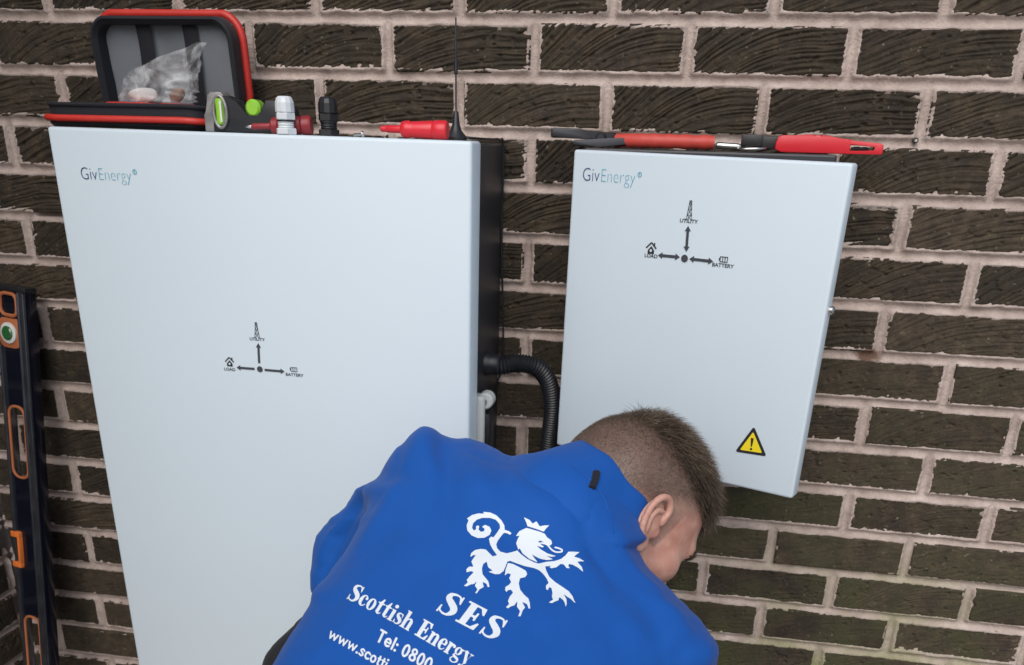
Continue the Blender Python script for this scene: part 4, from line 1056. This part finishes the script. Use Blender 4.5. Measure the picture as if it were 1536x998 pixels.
# settle the outline: shift the cloth sideways at its own depth until its edges run as they do in the photograph
def prj(V):
    c = (V - CAM) @ MR; return np.stack([PPX + F_PX * c[:, 0] / -c[:, 2], PPY - F_PX * c[:, 1] / -c[:, 2]], 1), -c[:, 2]
def nudge(V, dx, dy, dep): return V + (MR[:, 0][None] * dx[:, None] - MR[:, 1][None] * dy[:, None]) * (dep / F_PX)[:, None]
TOPC = [(590, 680), (600, 668), (615, 650), (632, 640), (650, 643), (668, 655), (680, 660), (705, 657), (745, 674), (765, 684), (800, 687), (830, 684)]
for it in range(3):
    p_, dep = prj(jv); xs_t = np.arange(600, 826, 5.); act_t = np.array([p_[np.abs(p_[:, 0] - x) < 5, 1].min() for x in xs_t])
    tgt = np.interp(xs_t, *np.array(TOPC).T); dlt = tgt - act_t
    dl = np.interp(p_[:, 0], xs_t, dlt, left=0, right=dlt[-1]); tp = np.interp(p_[:, 0], xs_t, act_t); wgt = np.exp(-(np.maximum(p_[:, 1] - tp, 0) / 75) ** 2) * np.clip((p_[:, 0] - 570) / 40, 0, 1) * np.clip((900 - p_[:, 0]) / 60, 0, 1)
    jv = nudge(jv, np.zeros(len(jv)), dl * wgt, dep)
    p_, dep = prj(jv); ys = np.arange(720, 1010, 5.)
    aL = np.array([p_[np.abs(p_[:, 1] - y) < 5, 0].min() for y in ys]); aR = np.array([p_[np.abs(p_[:, 1] - y) < 5, 0].max() for y in ys])
    tL = np.interp(ys, [720, 730, 740, 760, 780, 800, 820, 860, 900, 920, 940, 960, 980, 998, 1010], [556, 533, 528, 516, 493, 476, 471, 465, 467, 457, 443, 430, 417, 405, 398])
    tR = np.interp(ys, [820, 840, 860, 880, 900, 920, 940, 960, 980, 998], [955, 968, 983, 1005, 1027, 1046, 1062, 1074, 1079, 1074])
    dL = np.interp(p_[:, 1], ys, tL - aL, left=0); lx = np.interp(p_[:, 1], ys, aL); wL = np.exp(-(np.maximum(p_[:, 0] - lx, 0) / 60) ** 2) * np.clip((p_[:, 1] - 700) / 20, 0, 1)
    dR = np.interp(p_[:, 1], ys, np.where(ys < 820, 0, tR - aR)); rx_ = np.interp(p_[:, 1], ys, aR); wR = np.exp(-(np.maximum(rx_ - p_[:, 0], 0) / 90) ** 2) * np.clip((p_[:, 1] - 800) / 40, 0, 1)
    jv = nudge(jv, dL * wL + dR * wR, np.zeros(len(jv)), dep)
jv = relax(jv, jq, 2)
# soft folds of the cloth, laid where they are seen on the back
def vnormals(V, Q):
    n = np.cross(V[Q[:, 2]] - V[Q[:, 0]], V[Q[:, 3]] - V[Q[:, 1]]); N = np.zeros_like(V)
    for k in range(4): np.add.at(N, Q[:, k], n)
    return N / (np.linalg.norm(N, axis=1)[:, None] + 1e-12)
def bvh_of(V, Q): return BVHTree.FromPolygons([tuple(v) for v in V], [tuple(map(int, q)) for q in Q])
def hit(bv, px, py):
    d = Vector(ray(px, py)).normalized(); p, n, i, t = bv.ray_cast(Vector(CAM), d); return (np.array(p), np.array(n)) if p else (None, None)
def seg_dist(P, pts):
    d = np.full(len(P), 9.)
    for a, b in zip(pts, pts[1:]): d = np.minimum(d, rcone(P, a, b, 0, 0))
    return d
FOLDS = [([(655, 652), (668, 690), (672, 740), (660, 800)], .011, -.0050), ([(640, 650), (610, 700), (570, 770), (530, 850)], .014, .0030),
         ([(700, 668), (716, 710), (740, 760)], .016, .0045), ([(760, 690), (800, 715), (850, 735)], .012, -.0035), ([(740, 685), (790, 735), (860, 775)], .018, .003),
         ([(905, 770), (935, 830), (985, 890), (1040, 960)], .015, .0045), ([(885, 790), (920, 860), (975, 930), (1010, 990)], .018, -.0045), ([(1062, 950), (1030, 965), (1000, 995)], .010, -.004),
         ([(1075, 975), (1060, 985), (1040, 998)], .008, .004), ([(935, 900), (960, 950), (970, 995)], .020, .004),
         ([(556, 728), (520, 790), (480, 870), (460, 915)], .010, -.0075), ([(530, 770), (500, 800), (478, 835)], .009, .004), ([(540, 745), (515, 775), (490, 795)], .006, -.004), ([(468, 850), (490, 855), (505, 845)], .007, -.0035),
         ([(560, 800), (540, 900), (520, 990)], .022, .0035), ([(640, 880), (560, 930), (480, 985)], .02, -.002), ([(850, 900), (830, 960), (800, 998)], .022, -.0035), ([(885, 930), (880, 998)], .02, .003),
         ([(690, 664), (712, 688), (748, 700)], .0055, -.0032), ([(770, 690), (805, 702), (838, 698)], .006, -.0035), ([(820, 705), (858, 742), (880, 790), (890, 830)], .006, -.0030), ([(870, 800), (905, 850), (930, 880)], .006, -.0028), ([(940, 850), (975, 885), (1010, 905)], .006, -.003), ([(1000, 930), (1035, 935), (1062, 945)], .006, -.0028), ([(480, 800), (505, 805), (522, 790)], .005, -.003), ([(474, 880), (482, 872), (492, 866)], .005, -.003), ([(600, 690), (585, 730), (560, 765)], .006, -.002), ([(985, 985), (1010, 965), (1040, 960)], .006, .003)]
bv_ = bvh_of(jv, jq); JN = vnormals(jv, jq); disp = np.zeros(len(jv))
for pts, wdt, amp in FOLDS:
    hp = [hit(bv_, *p)[0] for p in pts]; hp = [p for p in hp if p is not None]
    if len(hp) < 2: continue
    hp = catmull(hp, 4); dd = seg_dist(jv, hp); ends = np.minimum(np.linalg.norm(jv - hp[0], axis=1), np.linalg.norm(jv - hp[-1], axis=1))
    disp += amp * np.exp(-(dd / wdt) ** 2) * np.clip(.25 + ends / .05, 0, 1)
u_ = (jv - MID) @ rv; v_ = (jv - MID) @ av
w1 = u_ * .8 + v_ * .6; w2 = v_ * .8 - u_ * .6
disp += .006 * (fbm(u_ * 13 + 40, v_ * 9 + 40, 2) - .5) + .0036 * (fbm(w1 * 60 + 90, w2 * 16 + 40, 2) - .5)
jv = relax(jv + JN * disp[:, None], jq, 1, .3)
jacket = mesh_obj('jacket', jv - PO, jq, 'jacket', person, True)

# collar: a soft standing ring round the neck
cax = nrm(toW((0, -.030, -.06)) - NECK)
cu_ = nrm(np.cross(cax, [0, 0, 1.])); cv_ = np.cross(cax, cu_)
CT = atD(917, 750, float((NECK - CAM) @ -MR[:, 2]) + .028); cax = nrm(CT - NECK); cu_ = nrm(np.cross(cax, MR[:, 2])); cv_ = np.cross(cax, cu_); LCX = np.linalg.norm(CT - NECK)
def collar_ring(f, r, k):
    out = []
    for a in np.linspace(0, 2 * math.pi, 72, endpoint=False):
        rr = r * (1 + .022 * math.sin(3 * a + k) + .016 * math.sin(8 * a + 3 * k)); hh = f * LCX + .004 * math.sin(2 * a + 1.0) + .0022 * math.sin(5 * a + k)
        out.append(NECK + cax * hh + rr * (math.cos(a) * cu_ + math.sin(a) * cv_) - PO)
    return out
bm = bmesh.new(); rings = [[bm.verts.new(p) for p in collar_ring(f, r, k)] for f, r, k in ((-1.3, .060, 0), (-.6, .094, .2), (.0, .104, .4), (.25, .0985, .8), (.45, .0935, 1.1), (.62, .0890, 1.4), (.80, .0845, 1.6), (.94, .0805, 1.7), (1.02, .0775, 1.8), (1.04, .0745, 1.8), (.98, .0710, 1.8), (.6, .070, 1.8), (.1, .074, 1.8))]
for a_, b_ in zip(rings, rings[1:]):
    for k in range(72): bm.faces.new((a_[k], a_[(k + 1) % 72], b_[(k + 1) % 72], b_[k]))
collar = bm_obj('collar', bm, 'jacket', jacket, False); collar.data.shade_smooth()
cme = collar.data; bvc = BVHTree.FromPolygons([tuple(np.array(v.co) + PO) for v in cme.vertices], [tuple(f.vertices) for f in cme.polygons])
bvj = bvh_of(jv, jq)
def hit2(px, py):
    a, na = hit(bvj, px, py); b, nb = hit(bvc, px, py)
    if a is None: return b, nb
    if b is None: return a, na
    return (a, na) if np.linalg.norm(a - CAM) < np.linalg.norm(b - CAM) else (b, nb)
tab = [hit2(*p) for p in ((894, 709), (892, 720), (887, 733))]
bm_obj('hanger_tab', tube_bm(catmull([p + .0015 * n - PO for p, n in tab], 5), .0042, 8, flat=.6), 'case_black', jacket, True)
seam = [hit2(*p) for p in ((857, 697), (880, 714), (897, 733), (908, 752), (915, 775), (920, 800))]
bm_obj('collar_seam', tube_bm(catmull([p + .0002 * n - PO for p, n in seam if p is not None], 6), .0011, 6), 'jacket', jacket, True)
# black layer showing at the left flank, under the hem
def under_sdf(P): return smin(rcone(P, atD(472, 952, 1.10), atD(446, 1006, 1.08), .026, .032), rcone(P, atD(446, 1006, 1.08), HL + av * .05, .034, .05), .03)
v_, q_ = surface_nets(under_sdf, (-.1, -1.1, .72), (.4, -.45, 1.1), .008)
mesh_obj('under_layer', v_ - PO, q_, 'trousers', person, True)
# ---- trousers, boots
def trouser_sdf(P):
    d = rcone(P, HL + [0, 0, -.035], HR + [0, 0, -.035], .108, .108)
    for a, b, c in ((HL, KL, AL), (HR, KR, AR)): d = smin(d, smin(rcone(P, a + np.array([0, 0, -.05]), b, .098, .075), rcone(P, b, c + np.array([0, 0, .02]), .075, .060), .03), .04)
    return d - .0022 * np.sin(P[..., 2] * 55 + 14 * P[..., 0] + 3 * np.sin(P[..., 1] * 30))
tv, tq = surface_nets(trouser_sdf, (-.22, -1.2, .02), (.5, -.55, 1.12), .011); tv = relax(tv, tq, 1)
mesh_obj('trousers', tv - PO, tq, 'trousers', person, True)
for A2 in (AL, AR):
    def boot_sdf(P):
        d = rcone(P, A2 + [0, 0, .06], A2 + [0, 0, -.03], .048, .050)
        d = smin(d, rcone(P, A2 + [0, 0, -.05] - fh * .03, A2 + fh * .15 + [0, 0, -.058], .045, .040), .03)
        return smax(d, -(P[..., 2] - .002), .004)
    v_, q_ = surface_nets(boot_sdf, A2 - .25, A2 + .25, .008); mesh_obj('boot', v_ - PO, q_, 'boot', person, True)

# ---- white print on the back: lion crest and lettering
SS = 2                                            # print grid samples per photo pixel
GX0, GY0, GX1, GY1 = 484, 756, 884, 1012
gx = GX0 + (np.arange((GX1 - GX0) * SS * 2 + 1)) / (SS * 2); gy = GY0 + (np.arange((GY1 - GY0) * SS * 2 + 1)) / (SS * 2)
def blank(): return np.zeros((len(gx), len(gy)), bool)
def window(x0, x1, y0, y1):
    i0, i1 = np.searchsorted(gx, [x0, x1]); j0, j1 = np.searchsorted(gy, [y0, y1]); return i0, i1, j0, j1
def fill(Bm, poly):
    P = np.array(poly, float); i0, i1, j0, j1 = window(P[:, 0].min() - 1, P[:, 0].max() + 1, P[:, 1].min() - 1, P[:, 1].max() + 1)
    if i1 <= i0 or j1 <= j0: return
    X, Y = np.meshgrid(gx[i0:i1], gy[j0:j1], indexing='ij'); ins = np.zeros(X.shape, bool)
    for (xa, ya), (xb, yb) in zip(P, np.roll(P, -1, 0)):
        if ya == yb: continue
        c = ((ya > Y) != (yb > Y)) & (X < (xb - xa) * (Y - ya) / (yb - ya) + xa); ins ^= c
    Bm[i0:i1, j0:j1] |= ins
lz = lambda P: [(680 + x / 5.2545, 750 + y / 5.2545) for x, y in P]
LION = [[(108,150),(150,122),(200,110),(245,112),(235,98),(290,102),(340,125),(380,165),(402,205),(405,240),(440,250),(460,268),(445,278),(425,268),(400,262),(380,285),(350,325),(338,355),(345,385),(370,412),(420,425),(465,415),(505,402),(530,430),(580,468),(640,498),(670,506),(730,492),(800,485),(850,468),(885,440),(905,412),(950,412),(995,415),(970,432),(950,450),(995,465),(1032,488),(1000,488),(975,492),(1010,530),(1022,572),(985,540),(940,515),(910,508),(905,525),(918,543),(890,540),(870,512),(845,508),(810,535),(770,543),(755,533),(775,523),(722,528),(730,560),(755,610),(800,650),(860,690),(910,725),(940,765),(950,795),(965,820),(945,805),(925,785),(900,770),(868,745),(890,785),(893,820),(885,850),(878,815),(862,790),(835,770),(828,795),(800,805),(775,818),(750,812),(785,790),(775,765),(780,735),(772,700),(755,690),(742,715),(728,705),(728,680),(750,658),(735,625),(705,585),(670,555),(630,540),(560,525),(500,505),(450,485),(425,490),(410,530),(395,565),(365,588),(330,590),(275,570),(310,562),(275,535),(262,490),(235,510),(225,545),(230,590),(255,620),(275,645),(285,690),(270,690),(262,665),(230,650),(240,690),(205,710),(185,740),(172,738),(190,710),(170,680),(185,645),(165,665),(130,672),(110,685),(82,682),(115,655),(105,635),(130,605),(160,575),(140,565),(105,575),(103,550),(125,530),(158,530),(142,490),(165,455),(180,440),(155,440),(135,455),(140,425),(170,400),(215,390),(255,395),(285,425),(310,450),(345,440),(315,400),(290,355),(280,310),(298,292),(315,300),(345,260),(368,225),(365,195),(335,160),(290,145),(230,145),(185,160),(155,190),(148,225),(162,246),(180,235),(178,213),(195,203),(205,215),(198,235),(215,255),(240,252),(247,232),(225,215),(250,200),(285,215),(300,245),(285,280),(245,302),(195,305),(145,285),(110,245),(105,205),(120,165)],
 [(492,290),(520,250),(575,224),(620,236),(680,254),(720,270),(738,298),(770,320),(778,345),(765,362),(745,360),(720,345),(690,325),(668,328),(690,355),(715,372),(700,378),(655,365),(690,395),(740,425),(812,447),(770,452),(725,440),(785,472),(740,478),(690,470),(655,455),(618,432),(640,465),(665,497),(600,470),(545,425),(522,385),(512,398),(495,345),(508,310),(522,285)],
 [(556,140),(600,160),(625,190),(655,172),(680,212),(715,205),(758,202),(730,228),(712,254),(650,231),(585,211),(575,180)],
 [(430,501),(470,509),(530,539),(570,562),(582,590),(565,612),(525,622),(515,660),(525,710),(555,750),(590,780),(600,810),(605,860),(592,860),(580,825),(540,808),(565,850),(545,875),(530,920),(510,922),(525,880),(500,845),(505,800),(480,835),(450,845),(430,858),(415,850),(440,825),(430,800),(445,765),(470,735),(455,712),(430,715),(420,730),(408,715),(410,690),(440,672),(455,650),(440,620),(455,590),(430,582),(405,600),(412,550)]]
lion = blank()
for P in LION: fill(lion, lz(P))
def disc_line(Bm, pts, wd, inv=None):
    """sweep of discs; pts in glyph units mapped by inv=(origin fn), wd widths"""
    pts = np.array(pts, float); wd = np.full(len(pts), wd) if np.isscalar(wd) else np.array(wd, float)
    c = catmull(np.c_[pts, wd], 10)
    for x, y, w_ in c:
        fill(Bm, [inv(x + w_ / 2 * math.cos(a), y + w_ / 2 * math.sin(a)) for a in np.linspace(0, 2 * math.pi, 14, endpoint=False)])
disc_line(lion, [(690,342),(738,356),(772,394),(808,414),(850,412),(856,398),(828,384),(802,378)], 13, lambda x, y: (680 + x / 5.2545, 750 + y / 5.2545))
EL_ = lambda cx, cy, rx, ry: [(cx + rx * math.cos(a), cy + ry * math.sin(a)) for a in np.linspace(0, 2 * math.pi, 28, endpoint=False)]
RC = lambda x0, y0, x1, y1: [(x0, y0), (x1, y0), (x1, y1), (x0, y1)]
Sspine = ([(.52,.74),(.45,.92),(.30,.955),(.14,.87),(.14,.70),(.30,.56),(.45,.43),(.50,.26),(.40,.08),(.25,.045),(.11,.12),(.07,.28)], [.05,.07,.085,.14,.20,.24,.24,.20,.11,.08,.06,.05])
sc_ = lambda S, kx, ky: ([(x * kx, y * ky) for x, y in S[0]], [w_ * .78 for w_ in S[1]])
SER = {'S': (.60, [[(.49,1.0),(.55,1.0),(.57,.66),(.52,.66)], [(.03,0),(.09,0),(.10,.33),(.05,.34)]], [Sspine], []),
 'E': (.70, [RC(.10,.02,.33,.98), [(0,0),(.66,0),(.70,.32),(.64,.32),(.50,.08),(0,.08)], [(0,1),(.64,1),(.67,.70),(.61,.70),(.48,.92),(0,.92)], [(.30,.45),(.43,.45),(.45,.34),(.51,.34),(.51,.70),(.45,.70),(.43,.55),(.30,.55)]], [], []),
 'c': (.46, [EL_(.37,.49,.075,.075)], [([(.38,.55),(.30,.63),(.22,.63),(.13,.50),(.11,.33),(.14,.16),(.25,.045),(.36,.075),(.43,.18)], [.08,.06,.06,.14,.19,.16,.09,.06,.045])], []),
 'o': (.50, [EL_(.25,.33,.25,.345)], [], [EL_(.25,.33,.085,.28)]),
 't': (.40, [[(.10,.08),(.28,.08),(.28,.90),(.22,.90),(.10,.66)], RC(0,.59,.40,.66)], [([(.19,.14),(.25,.055),(.34,.065),(.40,.15)], [.17,.10,.06,.04])], []),
 'i': (.32, [RC(.06,0,.25,.66), RC(0,0,.32,.06), RC(0,.60,.16,.66), EL_(.155,.86,.105,.105)], [], []),
 's': (.42, [[(.33,.66),(.37,.66),(.385,.44),(.345,.44)], [(.01,0),(.05,0),(.07,.22),(.03,.23)]], [sc_(Sspine, .72, .665)], []),
 'h': (.62, [RC(.06,0,.25,1), RC(0,0,.31,.06), RC(0,.94,.16,1), RC(.34,0,.63,.06), RC(.395,0,.58,.46)], [([(.22,.47),(.32,.60),(.42,.605),(.488,.48),(.488,.3)], [.06,.08,.12,.18,.185])], []),
 'n': (.62, [RC(.06,0,.25,.66), RC(0,0,.31,.06), RC(0,.60,.16,.66), RC(.34,0,.63,.06), RC(.395,0,.58,.46)], [([(.22,.47),(.32,.60),(.42,.605),(.488,.48),(.488,.3)], [.06,.08,.12,.18,.185])], []),
 'e': (.47, [RC(.1,.32,.46,.385)], [([(.40,.37),(.395,.50),(.32,.61),(.235,.635),(.13,.50),(.11,.33),(.14,.16),(.25,.045),(.37,.075),(.45,.18)], [.12,.14,.08,.06,.14,.19,.16,.09,.06,.045])], []),
 'r': (.46, [RC(.06,0,.25,.66), RC(0,0,.33,.06), RC(0,.60,.16,.66), EL_(.40,.54,.085,.085)], [([(.22,.45),(.30,.60),(.40,.60)], [.06,.08,.08])], []),
 'g': (.52, [EL_(.24,.44,.22,.225), RC(.36,.56,.52,.64)], [([(.16,.25),(.10,.13),(.24,.075),(.40,.03),(.45,-.10),(.30,-.23),(.10,-.20),(.05,-.08),(.13,.04)], [.06,.10,.14,.14,.10,.06,.08,.08,.05])], [EL_(.24,.44,.075,.175)]),
 'y': (.54, [RC(-.02,.60,.26,.66), RC(.34,.60,.56,.66), EL_(.12,-.18,.075,.075)], [([(.12,.62),(.31,.08)], [.18,.16]), ([(.45,.62),(.28,.0),(.21,-.18),(.13,-.2)], [.05,.05,.06,.06])], [])}
B_ = .165
SAN = {'T': (.58, [RC(.0,.84,.58,1), RC(.205,0,.375,1)], [], []), 'e': (.56, [RC(.1,.29,.5,.41)], [([(.47,.35),(.44,.53),(.28,.63),(.11,.5),(.10,.24),(.26,.08),(.46,.15)], B_)], []),
 'l': (.20, [RC(.02,0,.18,1)], [], []), ':': (.2, [EL_(.1,.10,.105,.105), EL_(.1,.56,.105,.105)], [], []), '.': (.2, [EL_(.1,.10,.105,.105)], [], []), ' ': (.26, [], [], []),
 '0': (.58, [EL_(.29,.5,.29,.51)], [], [EL_(.29,.5,.115,.34)]), '8': (.58, [EL_(.29,.745,.255,.265), EL_(.29,.28,.29,.29)], [], [EL_(.29,.75,.09,.115), EL_(.29,.28,.115,.135)]),
 'w': (.86, [], [([(.08,.62),(.24,.09)], .15), ([(.24,.09),(.43,.58)], .13), ([(.43,.58),(.62,.09)], .13), ([(.62,.09),(.78,.62)], .15)], []),
 's': (.48, [], [([(.42,.53),(.26,.62),(.11,.52),(.16,.40),(.34,.30),(.40,.17),(.26,.06),(.06,.13)], .145)], []), 'c': (.50, [], [([(.45,.53),(.28,.61),(.11,.5),(.10,.22),(.28,.07),(.46,.15)], B_)], []),
 'o': (.56, [EL_(.28,.34,.28,.35)], [], [EL_(.28,.34,.12,.19)]), 't': (.34, [RC(0,.54,.36,.67), RC(.09,.12,.25,.88)], [([(.17,.16),(.21,.075),(.33,.07)], .14)], []), 'i': (.19, [RC(.015,0,.18,.66), EL_(.1,.87,.105,.10)], [], [])}
def set_line(Bm, text, font, base, adv, up, gap):
    """base: baseline polyline in photo pixels, adv: pixels per unit along it, up: pixel vector of one cap height"""
    base = catmull(base, 12); ds = np.r_[0, np.cumsum(np.linalg.norm(np.diff(base, axis=0), axis=1))]; pen = 0.0; up = np.array(up)
    for ch in text:
        wdt, polys, lines, holes = font[ch]
        def mp(x, y, pen=pen):
            s = (pen + x) * adv; over = max(0, s - ds[-1]); q = np.array([np.interp(s, ds, base[:, 0]), np.interp(s, ds, base[:, 1])])
            if over: q = q + nrm(base[-1] - base[-2]) * over
            if s < 0: q = q + nrm(base[1] - base[0]) * s
            return tuple(q + up * y)
        G = blank()
        for P in polys: fill(G, [mp(x, y) for x, y in P])
        for pts, wd in lines: disc_line(G, pts, wd, mp)
        for P in holes:
            Hm = blank(); fill(Hm, [mp(x, y) for x, y in P]); G &= ~Hm
        Bm |= G; pen += wdt + gap
ses = blank(); set_line(ses, 'SES', SER, [(652.5, 916), (679.5, 930.5), (715, 949), (746, 965.5)], 46.5, (22.5, -30), .13)
nameb = blank(); set_line(nameb, 'Scottish Energy', {**SER, ' ': (.30, [], [], [])}, [(519.5, 899), (568, 923), (616, 949.5), (668, 980), (725, 1014)], 26.3, (14.8, -23.5), .04)
tel = blank(); set_line(tel, 'Tel: 0800', SAN, [(563, 962), (586, 975), (610, 989), (660, 1018)], 19.8, (8.6, -18.2), .07)
web = blank(); set_line(web, 'www.scotti', SAN, [(491.5, 957.5), (529, 978), (560, 996), (600, 1018)], 17.2, (7.6, -16.0), .06)
def print_mesh(name, Bm):
    g = Bm.astype(float)
    for _ in range(2): g = (g + np.roll(g, 1, 0) + np.roll(g, -1, 0)) / 3; g = (g + np.roll(g, 1, 1) + np.roll(g, -1, 1)) / 3
    g = g[::2, ::2]; X = gx[::2]; Y = gy[::2]; V = []; key = {}; Fs = []
    ii, jj = np.nonzero((g[:-1, :-1] > .5) | (g[1:, :-1] > .5) | (g[1:, 1:] > .5) | (g[:-1, 1:] > .5))
    def vid(i, j, k=None):
        kk = (i, j, k)
        if kk not in key:
            if k is None: p = (X[i], Y[j])
            else:
                i2, j2 = k; t = (.5 - g[i, j]) / (g[i2, j2] - g[i, j]); p = (X[i] + t * (X[i2] - X[i]), Y[j] + t * (Y[j2] - Y[j]))
            key[kk] = len(V); V.append(p)
        return key[kk]
    for i, j in zip(ii.tolist(), jj.tolist()):
        cs = [(i, j), (i + 1, j), (i + 1, j + 1), (i, j + 1)]; f = []
        for a, b in zip(cs, cs[1:] + cs[:1]):
            ia, ib = g[a] > .5, g[b] > .5
            if ia: f.append(vid(*a))
            if ia != ib: lo_, hi_ = min(a, b), max(a, b); f.append(vid(*lo_, hi_))
        if len(f) >= 3: Fs.append(f)
    W = []; ok = []
    for x, y in V:
        p, n = hit(bvj, x, y); ok.append(p is not None)
        W.append(p + np.sign(n @ (CAM - p)) * n * .0007 - PO if p is not None else np.zeros(3))
    Fs = [f for f in Fs if all(ok[k] for k in f)]
    return mesh_obj(name, W, Fs, 'print', jacket, True)
print_mesh('lion_emblem', lion); print_mesh('initials_lettering', ses); print_mesh('name_lettering', nameb); print_mesh('telephone_lettering', tel); print_mesh('website_lettering', web)
